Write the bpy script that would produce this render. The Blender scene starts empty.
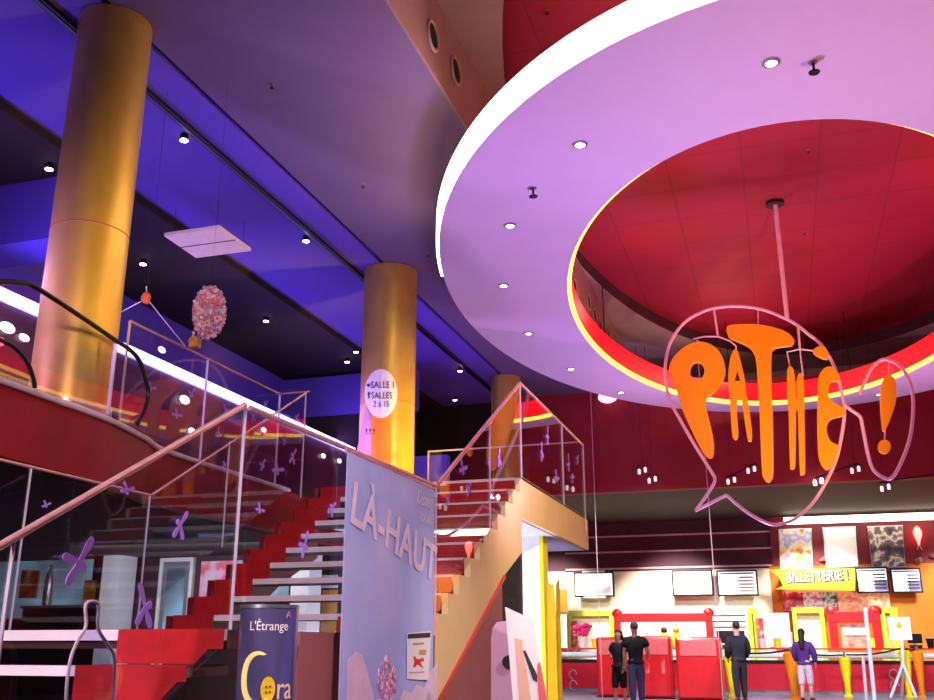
import bpy, bmesh, math, random
from mathutils import Vector, Matrix
random.seed(7)
C = bpy.context.scene.collection
PI = math.pi

# ------------------------------------------------------------------ camera numbers (metres, building axes: +Y runs along the hall)
F = 960.0
PITCH = math.atan(295 / F)
YAW = math.atan(.3333 / 1.0462)
EYE = 1.25
cp, sp, cw, sw = math.cos(PITCH), math.sin(PITCH), math.cos(YAW), math.sin(YAW)
K = 1.116                                   # height scale of the hall above eye level


def ray(px, py):
    r = (px - 467) / F
    u = (350 - py) / F
    X, Y, Z = r, cp - u * sp, sp + u * cp
    return (X * cw - Y * sw, X * sw + Y * cw, Z)


def atz(px, py, z):
    d = ray(px, py); t = (z - EYE) / d[2]
    return Vector((d[0] * t, d[1] * t, z))


def atx(px, py, x):
    d = ray(px, py); t = x / d[0]
    return Vector((x, d[1] * t, EYE + d[2] * t))


def aty(px, py, y):
    d = ray(px, py); t = y / d[1]
    return Vector((d[0] * t, y, EYE + d[2] * t))


def rect(x0, y0, x1, y1, y):                # extent on the plane Y=y of a region
    m = (x0 + x1) / 2; n = (y0 + y1) / 2
    return aty(x0, n, y).x, aty(x1, n, y).x, aty(m, y1, y).z, aty(m, y0, y).z


# ------------------------------------------------------------------ materials
def lin(c):
    c = c / 255
    return c / 12.92 if c <= .04045 else ((c + .055) / 1.055) ** 2.4


def L3(rgb):
    return tuple(lin(c) for c in rgb) + (1,)


MATS = {}


def mat(name, rgb, rough=.6, metal=0.0, var=.10, scale=6.0, emit=0.0, ecol=None, bump=0.0, spec=.5, coat=0.0):
    if name in MATS: return MATS[name]
    m = bpy.data.materials.new(name); m.use_nodes = True
    nt = m.node_tree; b = nt.nodes['Principled BSDF']
    tc = nt.nodes.new('ShaderNodeTexCoord')
    nz = nt.nodes.new('ShaderNodeTexNoise'); nz.inputs['Scale'].default_value = scale; nz.inputs['Detail'].default_value = 4
    nt.links.new(tc.outputs['Object'], nz.inputs['Vector'])
    rp = nt.nodes.new('ShaderNodeValToRGB')
    c = L3(rgb)
    rp.color_ramp.elements[0].position = .3; rp.color_ramp.elements[1].position = .7
    rp.color_ramp.elements[0].color = tuple(v * (1 - var) for v in c[:3]) + (1,)
    rp.color_ramp.elements[1].color = tuple(min(1, v * (1 + var)) for v in c[:3]) + (1,)
    nt.links.new(nz.outputs['Fac'], rp.inputs['Fac'])
    nt.links.new(rp.outputs['Color'], b.inputs['Base Color'])
    b.inputs['Roughness'].default_value = rough; b.inputs['Metallic'].default_value = metal
    b.inputs['Specular IOR Level'].default_value = spec
    b.inputs['Coat Weight'].default_value = coat
    if emit:
        b.inputs['Emission Color'].default_value = L3(ecol or rgb)
        b.inputs['Emission Strength'].default_value = emit
    if bump:
        bp = nt.nodes.new('ShaderNodeBump'); bp.inputs['Strength'].default_value = bump
        nt.links.new(nz.outputs['Fac'], bp.inputs['Height']); nt.links.new(bp.outputs['Normal'], b.inputs['Normal'])
    MATS[name] = m
    return m


def print_mat(name, stops, scale=9.0, rough=.4, emit=0.0, stretch=(1, 1, 1), detail=3.0):
    """a printed picture: blotches of ink through a colour ramp"""
    m = bpy.data.materials.new(name); m.use_nodes = True
    nt = m.node_tree; b = nt.nodes['Principled BSDF']
    tc = nt.nodes.new('ShaderNodeTexCoord'); mp = nt.nodes.new('ShaderNodeMapping')
    mp.inputs['Scale'].default_value = stretch
    nz = nt.nodes.new('ShaderNodeTexNoise'); nz.inputs['Scale'].default_value = scale; nz.inputs['Detail'].default_value = detail
    rp = nt.nodes.new('ShaderNodeValToRGB')
    cr = rp.color_ramp
    while len(cr.elements) < len(stops): cr.elements.new(.5)
    for e, (p, c) in zip(cr.elements, stops):
        e.position = p; e.color = L3(c)
    nt.links.new(tc.outputs['Object'], mp.inputs['Vector']); nt.links.new(mp.outputs['Vector'], nz.inputs['Vector'])
    nt.links.new(nz.outputs['Fac'], rp.inputs['Fac']); nt.links.new(rp.outputs['Color'], b.inputs['Base Color'])
    b.inputs['Roughness'].default_value = rough
    if emit:
        nt.links.new(rp.outputs['Color'], b.inputs['Emission Color']); b.inputs['Emission Strength'].default_value = emit
    MATS[name] = m
    return m


def grid_mat(name, rgb, rgb2, scale, rough=.6, mortar=.012, w=1.0, h=1.0, bump=0):
    m = bpy.data.materials.new(name); m.use_nodes = True
    nt = m.node_tree; b = nt.nodes['Principled BSDF']
    tc = nt.nodes.new('ShaderNodeTexCoord')
    br = nt.nodes.new('ShaderNodeTexBrick')
    br.offset = 0; br.inputs['Scale'].default_value = scale; br.inputs['Mortar Size'].default_value = mortar
    br.inputs['Brick Width'].default_value = w; br.inputs['Row Height'].default_value = h
    c = L3(rgb)
    br.inputs['Color1'].default_value = c; br.inputs['Color2'].default_value = tuple(v * .9 for v in c[:3]) + (1,)
    br.inputs['Mortar'].default_value = L3(rgb2)
    nt.links.new(tc.outputs['Object'], br.inputs['Vector']); nt.links.new(br.outputs['Color'], b.inputs['Base Color'])
    b.inputs['Roughness'].default_value = rough
    MATS[name] = m
    return m


def glass_mat(name, tint=(.93, .95, .97), ior=1.5, boost=1.0):
    m = bpy.data.materials.new(name); m.use_nodes = True
    nt = m.node_tree; nt.nodes.clear()
    o = nt.nodes.new('ShaderNodeOutputMaterial'); mx = nt.nodes.new('ShaderNodeMixShader')
    tr = nt.nodes.new('ShaderNodeBsdfTransparent'); tr.inputs['Color'].default_value = tint + (1,)
    gl = nt.nodes.new('ShaderNodeBsdfGlossy'); gl.inputs['Roughness'].default_value = 0.0; gl.inputs['Color'].default_value = (1, 1, 1, 1)
    lw = nt.nodes.new('ShaderNodeLayerWeight'); lw.inputs['Blend'].default_value = .5       # facing: 1 - |cos|
    pw = nt.nodes.new('ShaderNodeMath'); pw.operation = 'POWER'; pw.inputs[1].default_value = 5
    mu = nt.nodes.new('ShaderNodeMath'); mu.operation = 'MULTIPLY_ADD'; mu.inputs[1].default_value = .9 * boost; mu.inputs[2].default_value = .035 * boost; mu.use_clamp = True
    nt.links.new(lw.outputs['Facing'], pw.inputs[0]); nt.links.new(pw.outputs[0], mu.inputs[0]); nt.links.new(mu.outputs[0], mx.inputs[0])
    nt.links.new(tr.outputs[0], mx.inputs[1]); nt.links.new(gl.outputs[0], mx.inputs[2]); nt.links.new(mx.outputs[0], o.inputs[0])
    MATS[name] = m
    return m


# ------------------------------------------------------------------ mesh building
ORG = {}


class MB:
    def __init__(s): s.v = []; s.f = []

    def add(s, vs, fs):
        n = len(s.v); s.v += [tuple(v) for v in vs]; s.f += [tuple(i + n for i in f) for f in fs]; return s

    def box(s, x0, y0, z0, x1, y1, z1):
        x0, x1 = sorted((x0, x1)); y0, y1 = sorted((y0, y1)); z0, z1 = sorted((z0, z1))
        return s.add([(x0, y0, z0), (x1, y0, z0), (x1, y1, z0), (x0, y1, z0), (x0, y0, z1), (x1, y0, z1), (x1, y1, z1), (x0, y1, z1)],
                     [(0, 3, 2, 1), (4, 5, 6, 7), (0, 1, 5, 4), (1, 2, 6, 5), (2, 3, 7, 6), (3, 0, 4, 7)])

    def prism(s, pts, d):
        """polygon of 3-D points pushed along the vector d"""
        d = Vector(d); n = len(pts); a = [Vector(p) for p in pts]
        s.add([tuple(p) for p in a] + [tuple(p + d) for p in a],
              [tuple(range(n)), tuple(range(2 * n - 1, n - 1, -1))] + [(i, i + n, (i + 1) % n + n, (i + 1) % n) for i in range(n)])
        return s

    def tube(s, path, r, n=8, closed=False, cap=True):
        P = [Vector(p) for p in path]; m = len(P)
        rr = r if isinstance(r, (list, tuple)) else [r] * m
        rings = []; up = None
        for i, p in enumerate(P):
            if closed: t = P[(i + 1) % m] - P[i - 1]
            else: t = P[min(i + 1, m - 1)] - P[max(i - 1, 0)]
            t.normalize()
            if up is None:
                up = Vector((0, 0, 1)) if abs(t.z) < .9 else Vector((1, 0, 0))
            a = t.cross(up)
            if a.length < 1e-5: a = t.cross(Vector((0, 1, 0)))
            a.normalize(); b = a.cross(t).normalized(); up = b
            rings.append([p + (a * math.cos(2 * PI * k / n) + b * math.sin(2 * PI * k / n)) * rr[i] for k in range(n)])
        base = len(s.v); s.v += [tuple(q) for g in rings for q in g]
        for i in range(m if closed else m - 1):
            j = (i + 1) % m
            for k in range(n):
                l = (k + 1) % n
                s.f.append((base + i * n + k, base + i * n + l, base + j * n + l, base + j * n + k))
        if cap and not closed:
            s.f.append(tuple(base + k for k in range(n - 1, -1, -1))); s.f.append(tuple(base + (m - 1) * n + k for k in range(n)))
        return s

    def lathe(s, c, prof, n=20, cap=True, sx=1, sy=1):
        c = Vector(c); base = len(s.v); m = len(prof)
        for r, z in prof:
            for k in range(n):
                a = 2 * PI * k / n
                s.v.append((c.x + r * math.cos(a) * sx, c.y + r * math.sin(a) * sy, c.z + z))
        for i in range(m - 1):
            for k in range(n):
                l = (k + 1) % n
                s.f.append((base + i * n + k, base + i * n + l, base + (i + 1) * n + l, base + (i + 1) * n + k))
        if cap:
            s.f.append(tuple(base + k for k in range(n - 1, -1, -1))); s.f.append(tuple(base + (m - 1) * n + k for k in range(n)))
        return s

    def ball(s, c, rx, ry=None, rz=None, n=12, m=8):
        ry = ry or rx; rz = rz or rx
        c = Vector(c); base = len(s.v)
        for i in range(1, m):
            t = PI * i / m
            for k in range(n):
                a = 2 * PI * k / n
                s.v.append((c.x + rx * math.sin(t) * math.cos(a), c.y + ry * math.sin(t) * math.sin(a), c.z - rz * math.cos(t)))
        lo = len(s.v); s.v.append((c.x, c.y, c.z - rz)); s.v.append((c.x, c.y, c.z + rz))
        for i in range(m - 2):
            for k in range(n):
                l = (k + 1) % n
                s.f.append((base + i * n + k, base + i * n + l, base + (i + 1) * n + l, base + (i + 1) * n + k))
        for k in range(n):
            l = (k + 1) % n
            s.f.append((lo, base + l, base + k)); s.f.append((lo + 1, base + (m - 2) * n + k, base + (m - 2) * n + l))
        return s

    def bar(s, a, b, w, h=None, up=(0, 0, 1)):
        """square bar from a to b"""
        a, b = Vector(a), Vector(b); h = h or w
        t = (b - a).normalized(); x = t.cross(Vector(up))
        if x.length < 1e-4: x = t.cross(Vector((1, 0, 0)))
        x.normalize(); y = x.cross(t)
        q = [a + x * w / 2 * i + y * h / 2 * j for i, j in ((-1, -1), (1, -1), (1, 1), (-1, 1))]
        return s.prism(q, b - a)

    def build(s, name, m, parent=None, smooth=False, bevel=0.0, origin=None):
        me = bpy.data.meshes.new(name)
        o0 = ORG.get(parent.name, Vector((0, 0, 0))) if parent else Vector(origin or (0, 0, 0))
        me.from_pydata([(v[0] - o0.x, v[1] - o0.y, v[2] - o0.z) for v in s.v], [], s.f)
        bm = bmesh.new(); bm.from_mesh(me); bmesh.ops.recalc_face_normals(bm, faces=bm.faces)
        if bevel:
            ed = [e for e in bm.edges if e.is_manifold and e.calc_face_angle(0) > .6]
            bmesh.ops.bevel(bm, geom=ed, offset=bevel, segments=2, affect='EDGES', profile=.5, clamp_overlap=True)
        bm.to_mesh(me); bm.free()
        if smooth:
            for p in me.polygons: p.use_smooth = True
            try: me.set_sharp_from_angle(angle=math.radians(40))
            except Exception: pass
        me.materials.append(m)
        o = bpy.data.objects.new(name, me); C.objects.link(o)
        if parent: o.parent = parent
        else: o.location = o0
        ORG[o.name] = o0
        return o


def tag(o, label, cat, group=None, kind=None):
    if label: o['label'] = label
    if cat: o['category'] = cat
    if group: o['group'] = group
    if kind: o['kind'] = kind
    return o


def thing(name, label, cat, loc, group=None):
    o = bpy.data.objects.new(name, None); C.objects.link(o); o.location = loc; o.empty_display_size = .1
    ORG[o.name] = Vector(loc)
    return tag(o, label, cat, group)


def struct(name, mb, m, **k):
    o = mb.build(name, m, **k); o['kind'] = 'structure'; return o


def copy_tree(o, loc=None, label=None, parent=None, rz=None):
    c = o.copy(); C.objects.link(c)
    if parent: c.parent = parent
    if loc is not None: c.location = loc
    if rz is not None: c.rotation_euler.z = rz
    if label: c['label'] = label
    ORG[c.name] = Vector(loc) if loc is not None else ORG.get(o.name, Vector())
    for ch in list(o.children): copy_tree(ch, parent=c)
    return c


def text(name, s, org, u, v, size, m, parent=None, depth=.006, warp=None, align='LEFT', shear=0, sx=1.0, fit=None, bold=0.0):
    cu = bpy.data.curves.new(name, 'FONT'); cu.body = s; cu.size = 1; cu.align_x = align; cu.shear = shear; cu.resolution_u = 3
    cu.offset = bold
    tmp = bpy.data.objects.new(name + '_t', cu); C.objects.link(tmp)
    dg = bpy.context.evaluated_depsgraph_get()
    me = bpy.data.meshes.new_from_object(tmp.evaluated_get(dg))
    bpy.data.objects.remove(tmp); bpy.data.curves.remove(cu)
    u, v, org = Vector(u).normalized(), Vector(v).normalized(), Vector(org); n = u.cross(v)
    o0 = ORG.get(parent.name, Vector()) if parent else org
    vs = [q.co.copy() for q in me.vertices]; w = max([q.x for q in vs] + [.01]) - min([q.x for q in vs] + [0])
    if fit: sx = fit / (w * size)
    fs = [tuple(p.vertices) for p in me.polygons]
    bpy.data.meshes.remove(me)
    P = []
    for k in (1, 0):
        for q in vs:
            a, b = q.x * size * sx, q.y * size
            P.append((warp(a, b, depth * k) if warp else org + u * a + v * b + n * depth * k) - o0)
    N = len(vs); faces = list(fs) + [tuple(i + N for i in reversed(f)) for f in fs]
    cnt = {}
    for f in fs:
        for i in range(len(f)):
            e = (f[i], f[(i + 1) % len(f)]); cnt[e] = cnt.get(e, 0) + 1
    for (a, b) in cnt:
        if (b, a) not in cnt: faces.append((a, a + N, b + N, b))
    me2 = bpy.data.meshes.new(name); me2.from_pydata([tuple(p) for p in P], [], faces); me2.materials.append(m)
    o = bpy.data.objects.new(name, me2); C.objects.link(o)
    if parent: o.parent = parent
    else: o.location = org
    ORG[o.name] = o0
    return o


def spline(pts, n=6, closed=False):
    P = [Vector(p) for p in pts]; m = len(P); out = []
    for i in range(m if closed else m - 1):
        if closed: a, b, c, d = P[i - 1], P[i], P[(i + 1) % m], P[(i + 2) % m]
        else: a, b, c, d = P[max(i - 1, 0)], P[i], P[i + 1], P[min(i + 2, m - 1)]
        for k in range(n):
            t = k / n
            out.append(.5 * ((2 * b) + (c - a) * t + (2 * a - 5 * b + 4 * c - d) * t * t + (3 * b - a - 3 * c + d) * t ** 3))
    if not closed: out.append(P[-1])
    return out


def light(name, typ, loc, power, color, size=.3, target=None, spot=None, blend=.5, size_y=None):
    d = bpy.data.lights.new(name, typ); d.energy = power; d.color = color
    o = bpy.data.objects.new(name, d); C.objects.link(o); o.location = loc
    if typ == 'AREA':
        d.size = size
        if size_y: d.shape = 'RECTANGLE'; d.size_y = size_y
    else: d.shadow_soft_size = size
    if typ == 'SPOT': d.spot_size = math.radians(spot or 60); d.spot_blend = blend
    if target is not None:
        o.rotation_euler = (Vector(target) - Vector(loc)).to_track_quat('-Z', 'Y').to_euler()
    return o


# ------------------------------------------------------------------ palette
m_floor = grid_mat('floor_tiles', (164, 164, 190), (124, 122, 150), 1.0, rough=.35, mortar=.006)
m_ceil = mat('ceiling_plaster', (116, 96, 132), .85, var=.04, scale=1.5)
m_blue = mat('ceiling_blue_violet', (104, 80, 196), .8, var=.05, scale=1.2)  # even blue violet base for ceiling, walls and beam
m_gap = mat('shadow_gap', (28, 20, 90), .8)
m_dark = mat('dark_brown_paint', (40, 27, 20), .8, var=.12, scale=2)
m_void = mat('void_plaster', (160, 122, 120), .85, var=.08, scale=2.5)
m_void2 = mat('void_soffit_plaster', (176, 152, 148), .9, var=.08, scale=2.0)
m_lip = mat('void_lip', (70, 30, 42), .8)
m_redceil = grid_mat('red_ceiling_tiles', (160, 14, 38), (136, 10, 34), 1.0, rough=.7, mortar=.02, w=1.2, h=1.2)
m_ring = mat('ring_white_plaster', (226, 210, 228), .75, var=.02, scale=1.5)
m_ringlit = mat('ring_outer_light', (255, 240, 205), .5, emit=9.0, ecol=(255, 226, 170))
m_ringred = mat('ring_inner_red_glow', (230, 10, 24), .5, emit=1.5, ecol=(255, 8, 22))  # red glow of the neon put on the inner face as emission
m_neon = mat('neon_yellow', (255, 220, 80), .4, emit=4.5, ecol=(255, 200, 60))
m_maroon = mat('maroon_paint', (150, 24, 44), .75, var=.06, scale=1.2)
m_maroon2 = mat('maroon_panel', (92, 30, 50), .6, var=.08, scale=1.5)
m_redpanel = mat('red_panel_paint', (128, 26, 40), .6, var=.08)
m_pink_line = mat('pink_metal_joint', (224, 176, 186), .4, .3)
m_gold = mat('gold_column_skin', (216, 176, 88), .38, .55, var=.10, scale=3)
m_fascia = mat('fascia_red', (126, 6, 18), .45, var=.12, scale=3)
m_edge = mat('pale_edge_trim', (215, 190, 200), .4)
m_black = mat('black_rail', (20, 20, 26), .3, .2)
m_wood = mat('dark_tread_wood', (62, 30, 34), .5, var=.2, scale=8)
m_white = mat('white_nosing', (232, 214, 224), .45, var=.05)
m_carpet = mat('red_carpet', (168, 8, 20), .9, var=.16, scale=14)
m_tan = mat('tan_plaster', (232, 198, 140), .65, var=.05, scale=2)
m_brown = mat('brown_pink_wall', (160, 92, 92), .6, var=.06, scale=2)
m_redtrim = mat('red_trim', (200, 60, 50), .4)
m_lilac = mat('lilac_soffit', (206, 206, 236), .6)
m_steel = mat('pink_steel_rail', (224, 176, 176), .25, .6)
m_joint = mat('glass_edge', (214, 196, 220), .3, .1)
m_glass = glass_mat('balustrade_glass', boost=1.05)
m_sticker = mat('violet_sticker', (168, 122, 226), .5, var=.06)
m_led = mat('blue_white_led', (230, 225, 255), .4, emit=7.0, ecol=(176, 168, 255))
m_lens = mat('lit_lens', (255, 250, 240), .4, emit=14.0, ecol=(255, 242, 236))
m_lens3 = mat('dim_lit_lens', (255, 244, 240), .4, emit=.9, ecol=(255, 236, 236))
m_lens2 = mat('soft_lit_lens', (255, 250, 240), .4, emit=2.4, ecol=(255, 244, 240))
m_metal = mat('brushed_metal', (180, 176, 184), .3, .8)
m_darkmetal = mat('dark_metal', (40, 36, 42), .4, .6)
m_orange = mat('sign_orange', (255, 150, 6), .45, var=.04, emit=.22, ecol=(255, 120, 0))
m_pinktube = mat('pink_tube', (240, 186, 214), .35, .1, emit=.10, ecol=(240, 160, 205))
m_counter = mat('counter_red', (214, 24, 50), .35, var=.08, coat=.3)
m_red = mat('gloss_red', (228, 26, 34), .35, var=.06, coat=.3)
m_cream = mat('cream_wall', (250, 236, 206), .7, var=.03)
m_orangewall = mat('orange_wall', (214, 112, 8), .7, var=.06)
m_yellow = mat('bright_yellow', (254, 230, 6), .45, var=.05)
m_lime = mat('lime_paint', (190, 214, 50), .5, var=.06)
m_whitepaint = mat('white_paint', (240, 236, 236), .5, var=.03)
m_screen = mat('lit_screen', (240, 244, 255), .3, emit=1.0, ecol=(236, 242, 255))
m_tube = mat('lit_tube', (255, 250, 235), .4, emit=7.0, ecol=(255, 246, 226))
m_ink = mat('dark_ink', (50, 40, 50), .6)
m_inkgold = mat('gold_ink', (196, 160, 90), .6)
m_skin = mat('skin', (226, 172, 148), .6, var=.05)
m_cloth_black = mat('black_cloth', (30, 28, 38), .85, var=.2, scale=20)
m_jeans = mat('blue_denim', (86, 100, 152), .85, var=.2, scale=25)
m_hair = mat('dark_hair', (36, 22, 24), .6, var=.2, scale=30)
m_purple = mat('purple_cloth', (84, 38, 120), .85, var=.2, scale=20)
m_pinkcloth = mat('pale_pink_cloth', (232, 206, 214), .85, var=.1, scale=20)
m_darkcloth = mat('charcoal_cloth', (44, 38, 44), .85, var=.2, scale=20)
m_cardboard = mat('white_card', (246, 238, 232), .6, var=.02)
m_mauve = mat('mauve_card', (196, 150, 176), .6, var=.04)
m_conor = mat('orange_cone', (250, 140, 10), .45, var=.05)
m_plant = mat('dark_leaves', (28, 36, 34), .7, var=.3, scale=20)
m_winglow = print_mat('lit_cafe_window', [(.35, (70, 84, 100)), (.5, (120, 146, 160)), (.62, (150, 190, 226))], .8, .3, emit=.35)
m_clear = glass_mat('clear_acrylic', tint=(.80, .80, .93), boost=1.6)

# ================================================================== THE SETTING
CEIL = 7.5
XE = atz(395, 275, CEIL).x                     # edge between mauve and blue ceiling
XD = atz(355, 345, CEIL).x                     # edge of the dark ceiling
XV = -2.93 * K                                 # edge of the raised void
VZ = EYE + (7.8 - EYE) * K                     # void soffit
RZ = EYE + (6.0 - EYE) * K                     # ring underside
YB = 23.9                                      # red bulkhead
ZS = aty(700, 488, YB).z                       # its underside
YF = 30.4                                      # far wall
struct('floor', MB().box(-18, -4, -.2, 13, 36, 0), m_floor)
struct('ceiling', MB().box(XE + .04, -4, CEIL, XV - .03, YB, CEIL + .3), m_ceil)
struct('ceiling_blue', MB().box(XD, -4, CEIL, XE - .04, YB + 8, CEIL + .3), m_blue)
struct('trim_1', MB().box(XE - .04, -4, CEIL + .05, XE + .04, YB, CEIL + .3), m_gap)
struct('trim_13', MB().box(XV - .3, YB + .26, CEIL - .1, 7.5, 27.4, CEIL), m_void2)
struct('ceiling_dark', MB().box(-18, -4, CEIL - .12, XD, YB + 8, CEIL + .3), m_dark)
struct('ceiling_right', MB().box(7.2, -4, CEIL, 13, YB, CEIL + .3), m_ceil)
# raised void : side face, soffit with a big oval opening, lip and red ceiling above
struct('trim_2', MB().box(XV - .03, -4, CEIL, XV, YB, VZ).box(XV - .3, -4, CEIL + .31, XV - .031, 30, VZ), m_void)
struct('trim_3', MB().box(7.2, -4, CEIL, 7.5, 30, VZ + .2), m_void)
vo = [Vector((1.1746 * K + 4.228 * K * math.cos(a), 13.775 * K + 9.276 * K * math.sin(a), 0)) for a in [2 * PI * i / 96 for i in range(96)]]
mb = MB(); N = 96
outer = []
for p in vo:                                   # project the oval outwards to the soffit's rectangle
    c0 = Vector((1.1746 * K, 13.775 * K, 0)); d = p - c0
    tx = ((7.2 if d.x > 0 else XV - .2) - c0.x) / d.x if abs(d.x) > 1e-6 else 1e9
    ty = ((30 if d.y > 0 else -4) - c0.y) / d.y if abs(d.y) > 1e-6 else 1e9
    outer.append(c0 + d * max(1.0, min(tx, ty)))
for z in (VZ, VZ + .12):
    mb.add([(p.x, p.y, z) for p in vo] + [(p.x, p.y, z) for p in outer], [(i, (i + 1) % N, (i + 1) % N + N, i + N) for i in range(N)])
struct('ceiling_void', mb, m_void2)
mb = MB()
mb.add([(p.x, p.y, VZ) for p in vo] + [(p.x, p.y, VZ + .30) for p in vo], [(i, (i + 1) % N, (i + 1) % N + N, i + N) for i in range(N)])
struct('trim_4', mb, m_lip)
struct('ceiling_red', MB().box(XV - .5, -4, VZ + .28, 7.6, 30, VZ + .6), m_redceil)
# front bulkhead over the counters, its underside and the far wall
XB = aty(503, 400, YB).x
struct('wall_bulkhead', MB().box(XB, YB, ZS, 13, YB + .25, CEIL), m_maroon)
struct('trim_5', MB().box(XV - .3, 27.2, CEIL, 7.5, 27.4, VZ), m_void2)
struct('ceiling_soffit', MB().box(XB, YB + .25, ZS, 13, YF + 1, ZS + .2), m_dark)
XL = aty(500, 560, YF).x - 4
struct('wall_far', MB().box(XL, YF, 0, 13, YF + .3, ZS), m_maroon2)
X7 = aty(771, 545, YF).x
zf = aty(700, 568, YF).z
struct('trim_6', MB().box(X7, YF - .12, zf, 13, YF, ZS), m_redpanel)
for i, (ya, yb) in enumerate(((521, 515), (537, 531.5), (552.5, 548), (569.7, 564.5))):
    z = (aty(606, ya, YF).z + aty(770, yb, YF).z) / 2
    struct('trim_%d' % (7 + i), MB().box(aty(565, 540, YF).x, YF - .04, z - .025, X7, YF, z + .025), m_pink_line)
struct('wall_counter_back', MB().box(aty(560, 600, YF).x, YF - .10, 0, aty(772, 600, YF).x, YF, zf - .06), m_cream)
struct('wall_counter_orange', MB().box(aty(772, 600, YF).x, YF - .10, 0, 13, YF, zf), m_orangewall)
struct('wall_right', MB().box(13, -4, 0, 13.3, 36, CEIL + 1), m_maroon2)
struct('wall_entrance', MB().box(-18, -4.3, 0, 13, -4, CEIL + 2), m_maroon2)
# upper floor on the left
MZ = 3.18; MB0 = 2.62
XW = -11.0
c = atx(280, 380, XW)
YE = c.y
struct('wall_left', MB().box(XW - .3, -4, MZ, XW, YE + .3, CEIL), m_blue)
XEnd = aty(366, 395, YE).x
struct('wall_end', MB().box(XW, YE, aty(320, 416, YE).z, XEnd + 1.2, YE + .3, aty(320, 377, YE).z), m_blue)
struct('wall_end_lower', MB().box(XW, YE + .05, MZ, XEnd + .4, YE + .3, aty(320, 416, YE).z), m_dark)
struct('wall_rear', MB().box(-18, YB + .3, 0, XB, YB + .6, CEIL), m_dark)
struct('wall_low_left', MB().box(-18.3, -4, 0, -18, 36, CEIL), m_dark)
XLED = -9.0
a = atx(0, 292, XLED); b = atx(352, 452, XLED)
struct('wall_ledge', MB().box(XW, -4, MZ, XLED, b.y, (a.z + b.z) / 2 - .10), mat('ledge_plum', (92, 40, 84), .35, var=.08))
q = rect(397, 456, 447, 484, 18.5)
struct('wall_blue_glow', MB().box(q[0] - .6, 18.5, MZ, q[1], 18.7, q[3]), m_blue)  # low wall added for a blue glow, carried by its base colour
# blue cross beam near the big column
q0, q1 = aty(0, 178, 9.6), aty(0, 245, 9.6)
struct('trim_11', MB().box(XW, 9.6, q1.z, aty(70, 200, 9.6).x, 10.3, q0.z), m_blue)
# upper floor slab with its curved red edge
edge = [(-5.3, -1.0), (-5.35, 2.0), (-5.5, 4.5), (-5.56, 6.0), (-5.62, 7.0), (-5.8, 7.8), (-6.0, 8.6), (-6.02, 11.2)]
edge = [Vector((p[0], p[1], 0)) for p in edge]; es = spline(edge, 8)
poly = [(p.x, p.y) for p in es] + [(-6.02, YB + .3), (-18, YB + .3), (-18, -1.0)]
struct('floor_upper', MB().prism([(x, y, MB0) for x, y in poly], (0, 0, MZ - MB0 - .02)), m_fascia)
mb = MB()
mb.tube([(p.x + .02, p.y, MZ) for p in es], .026, 8)
struct('trim_12', mb, m_edge, smooth=True)
struct('ceiling_under_floor', MB().prism([(x - .15, y, MB0 - .03) for x, y in poly[:-3]] + [(-6.2, YB + .2, MB0 - .03), (-17.9, YB + .2, MB0 - .03), (-17.9, -1, MB0 - .03)], (0, 0, .03)), m_dark)

# ================================================================== gold columns
YC = [atz(115, 25, CEIL).y, atz(390, 272, CEIL).y, atz(502, 378, CEIL).y]
XC = -5.44 * K
cl = ['big gold column beside the black curved handrail', 'gold column carrying the round white room sign', 'farthest gold column, behind the peak of the stair glass']
for y, t, zb, cr, dx in zip(YC, cl, (MZ, MZ, 0), (.365, .46, .36), (-.08, .04, .1)):
    XK = XC + dx
    col = thing('round_column', t, 'column', (XK, y, zb), 'gold columns of the hall'); col['kind'] = 'thing'
    MB().lathe((XK, y, zb), [(cr, .02), (cr, CEIL - zb - .01)], 48).build('shaft', m_gold, col, smooth=True)
    MB().lathe((XK, y, zb + .02), [(cr + .015, 0), (cr + .015, .16)], 48).build('base_band', m_steel, col, smooth=True)
    MB().lathe((XK, y, zb), [(cr + .004, 1.9), (cr + .004, 1.91)], 48).build('seam', m_brown, col, smooth=True)

# ================================================================== the suspended ring
def ell(cx, cy, a, b, z, n=128):
    return [Vector((cx + a * math.cos(2 * PI * i / n), cy + b * math.sin(2 * PI * i / n), z)) for i in range(n)]


O_ = (.6487 * K, 13.745 * K, 4.878 * K, 7.2515 * K); I_ = (.365 * K, 14.507 * K, 3.043 * K, 5.887 * K)
HO = .30 * K; HI = .46 * K
ring = thing('suspended_ring', 'huge white oval ring hanging under the raised red ceiling, lit along its rim', 'ceiling ring', (O_[0], O_[1], RZ))
n = 128
ob, ib = ell(*O_, RZ), ell(*I_, RZ)
ot, it = ell(*O_, RZ + HO), ell(*I_, RZ + HI)
mb = MB(); V = ob + ib + it + ot
fs = []
for i in range(n):
    j = (i + 1) % n
    fs += [(i, j, j + n, i + n), (i + n, j + n, j + 2 * n, i + 2 * n), (i + 2 * n, j + 2 * n, j + 3 * n, i + 3 * n), (i + 3 * n, j + 3 * n, j, i)]
mb.add([tuple(v) for v in V], fs); mb.build('disc', m_ring, ring, smooth=True)


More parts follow.
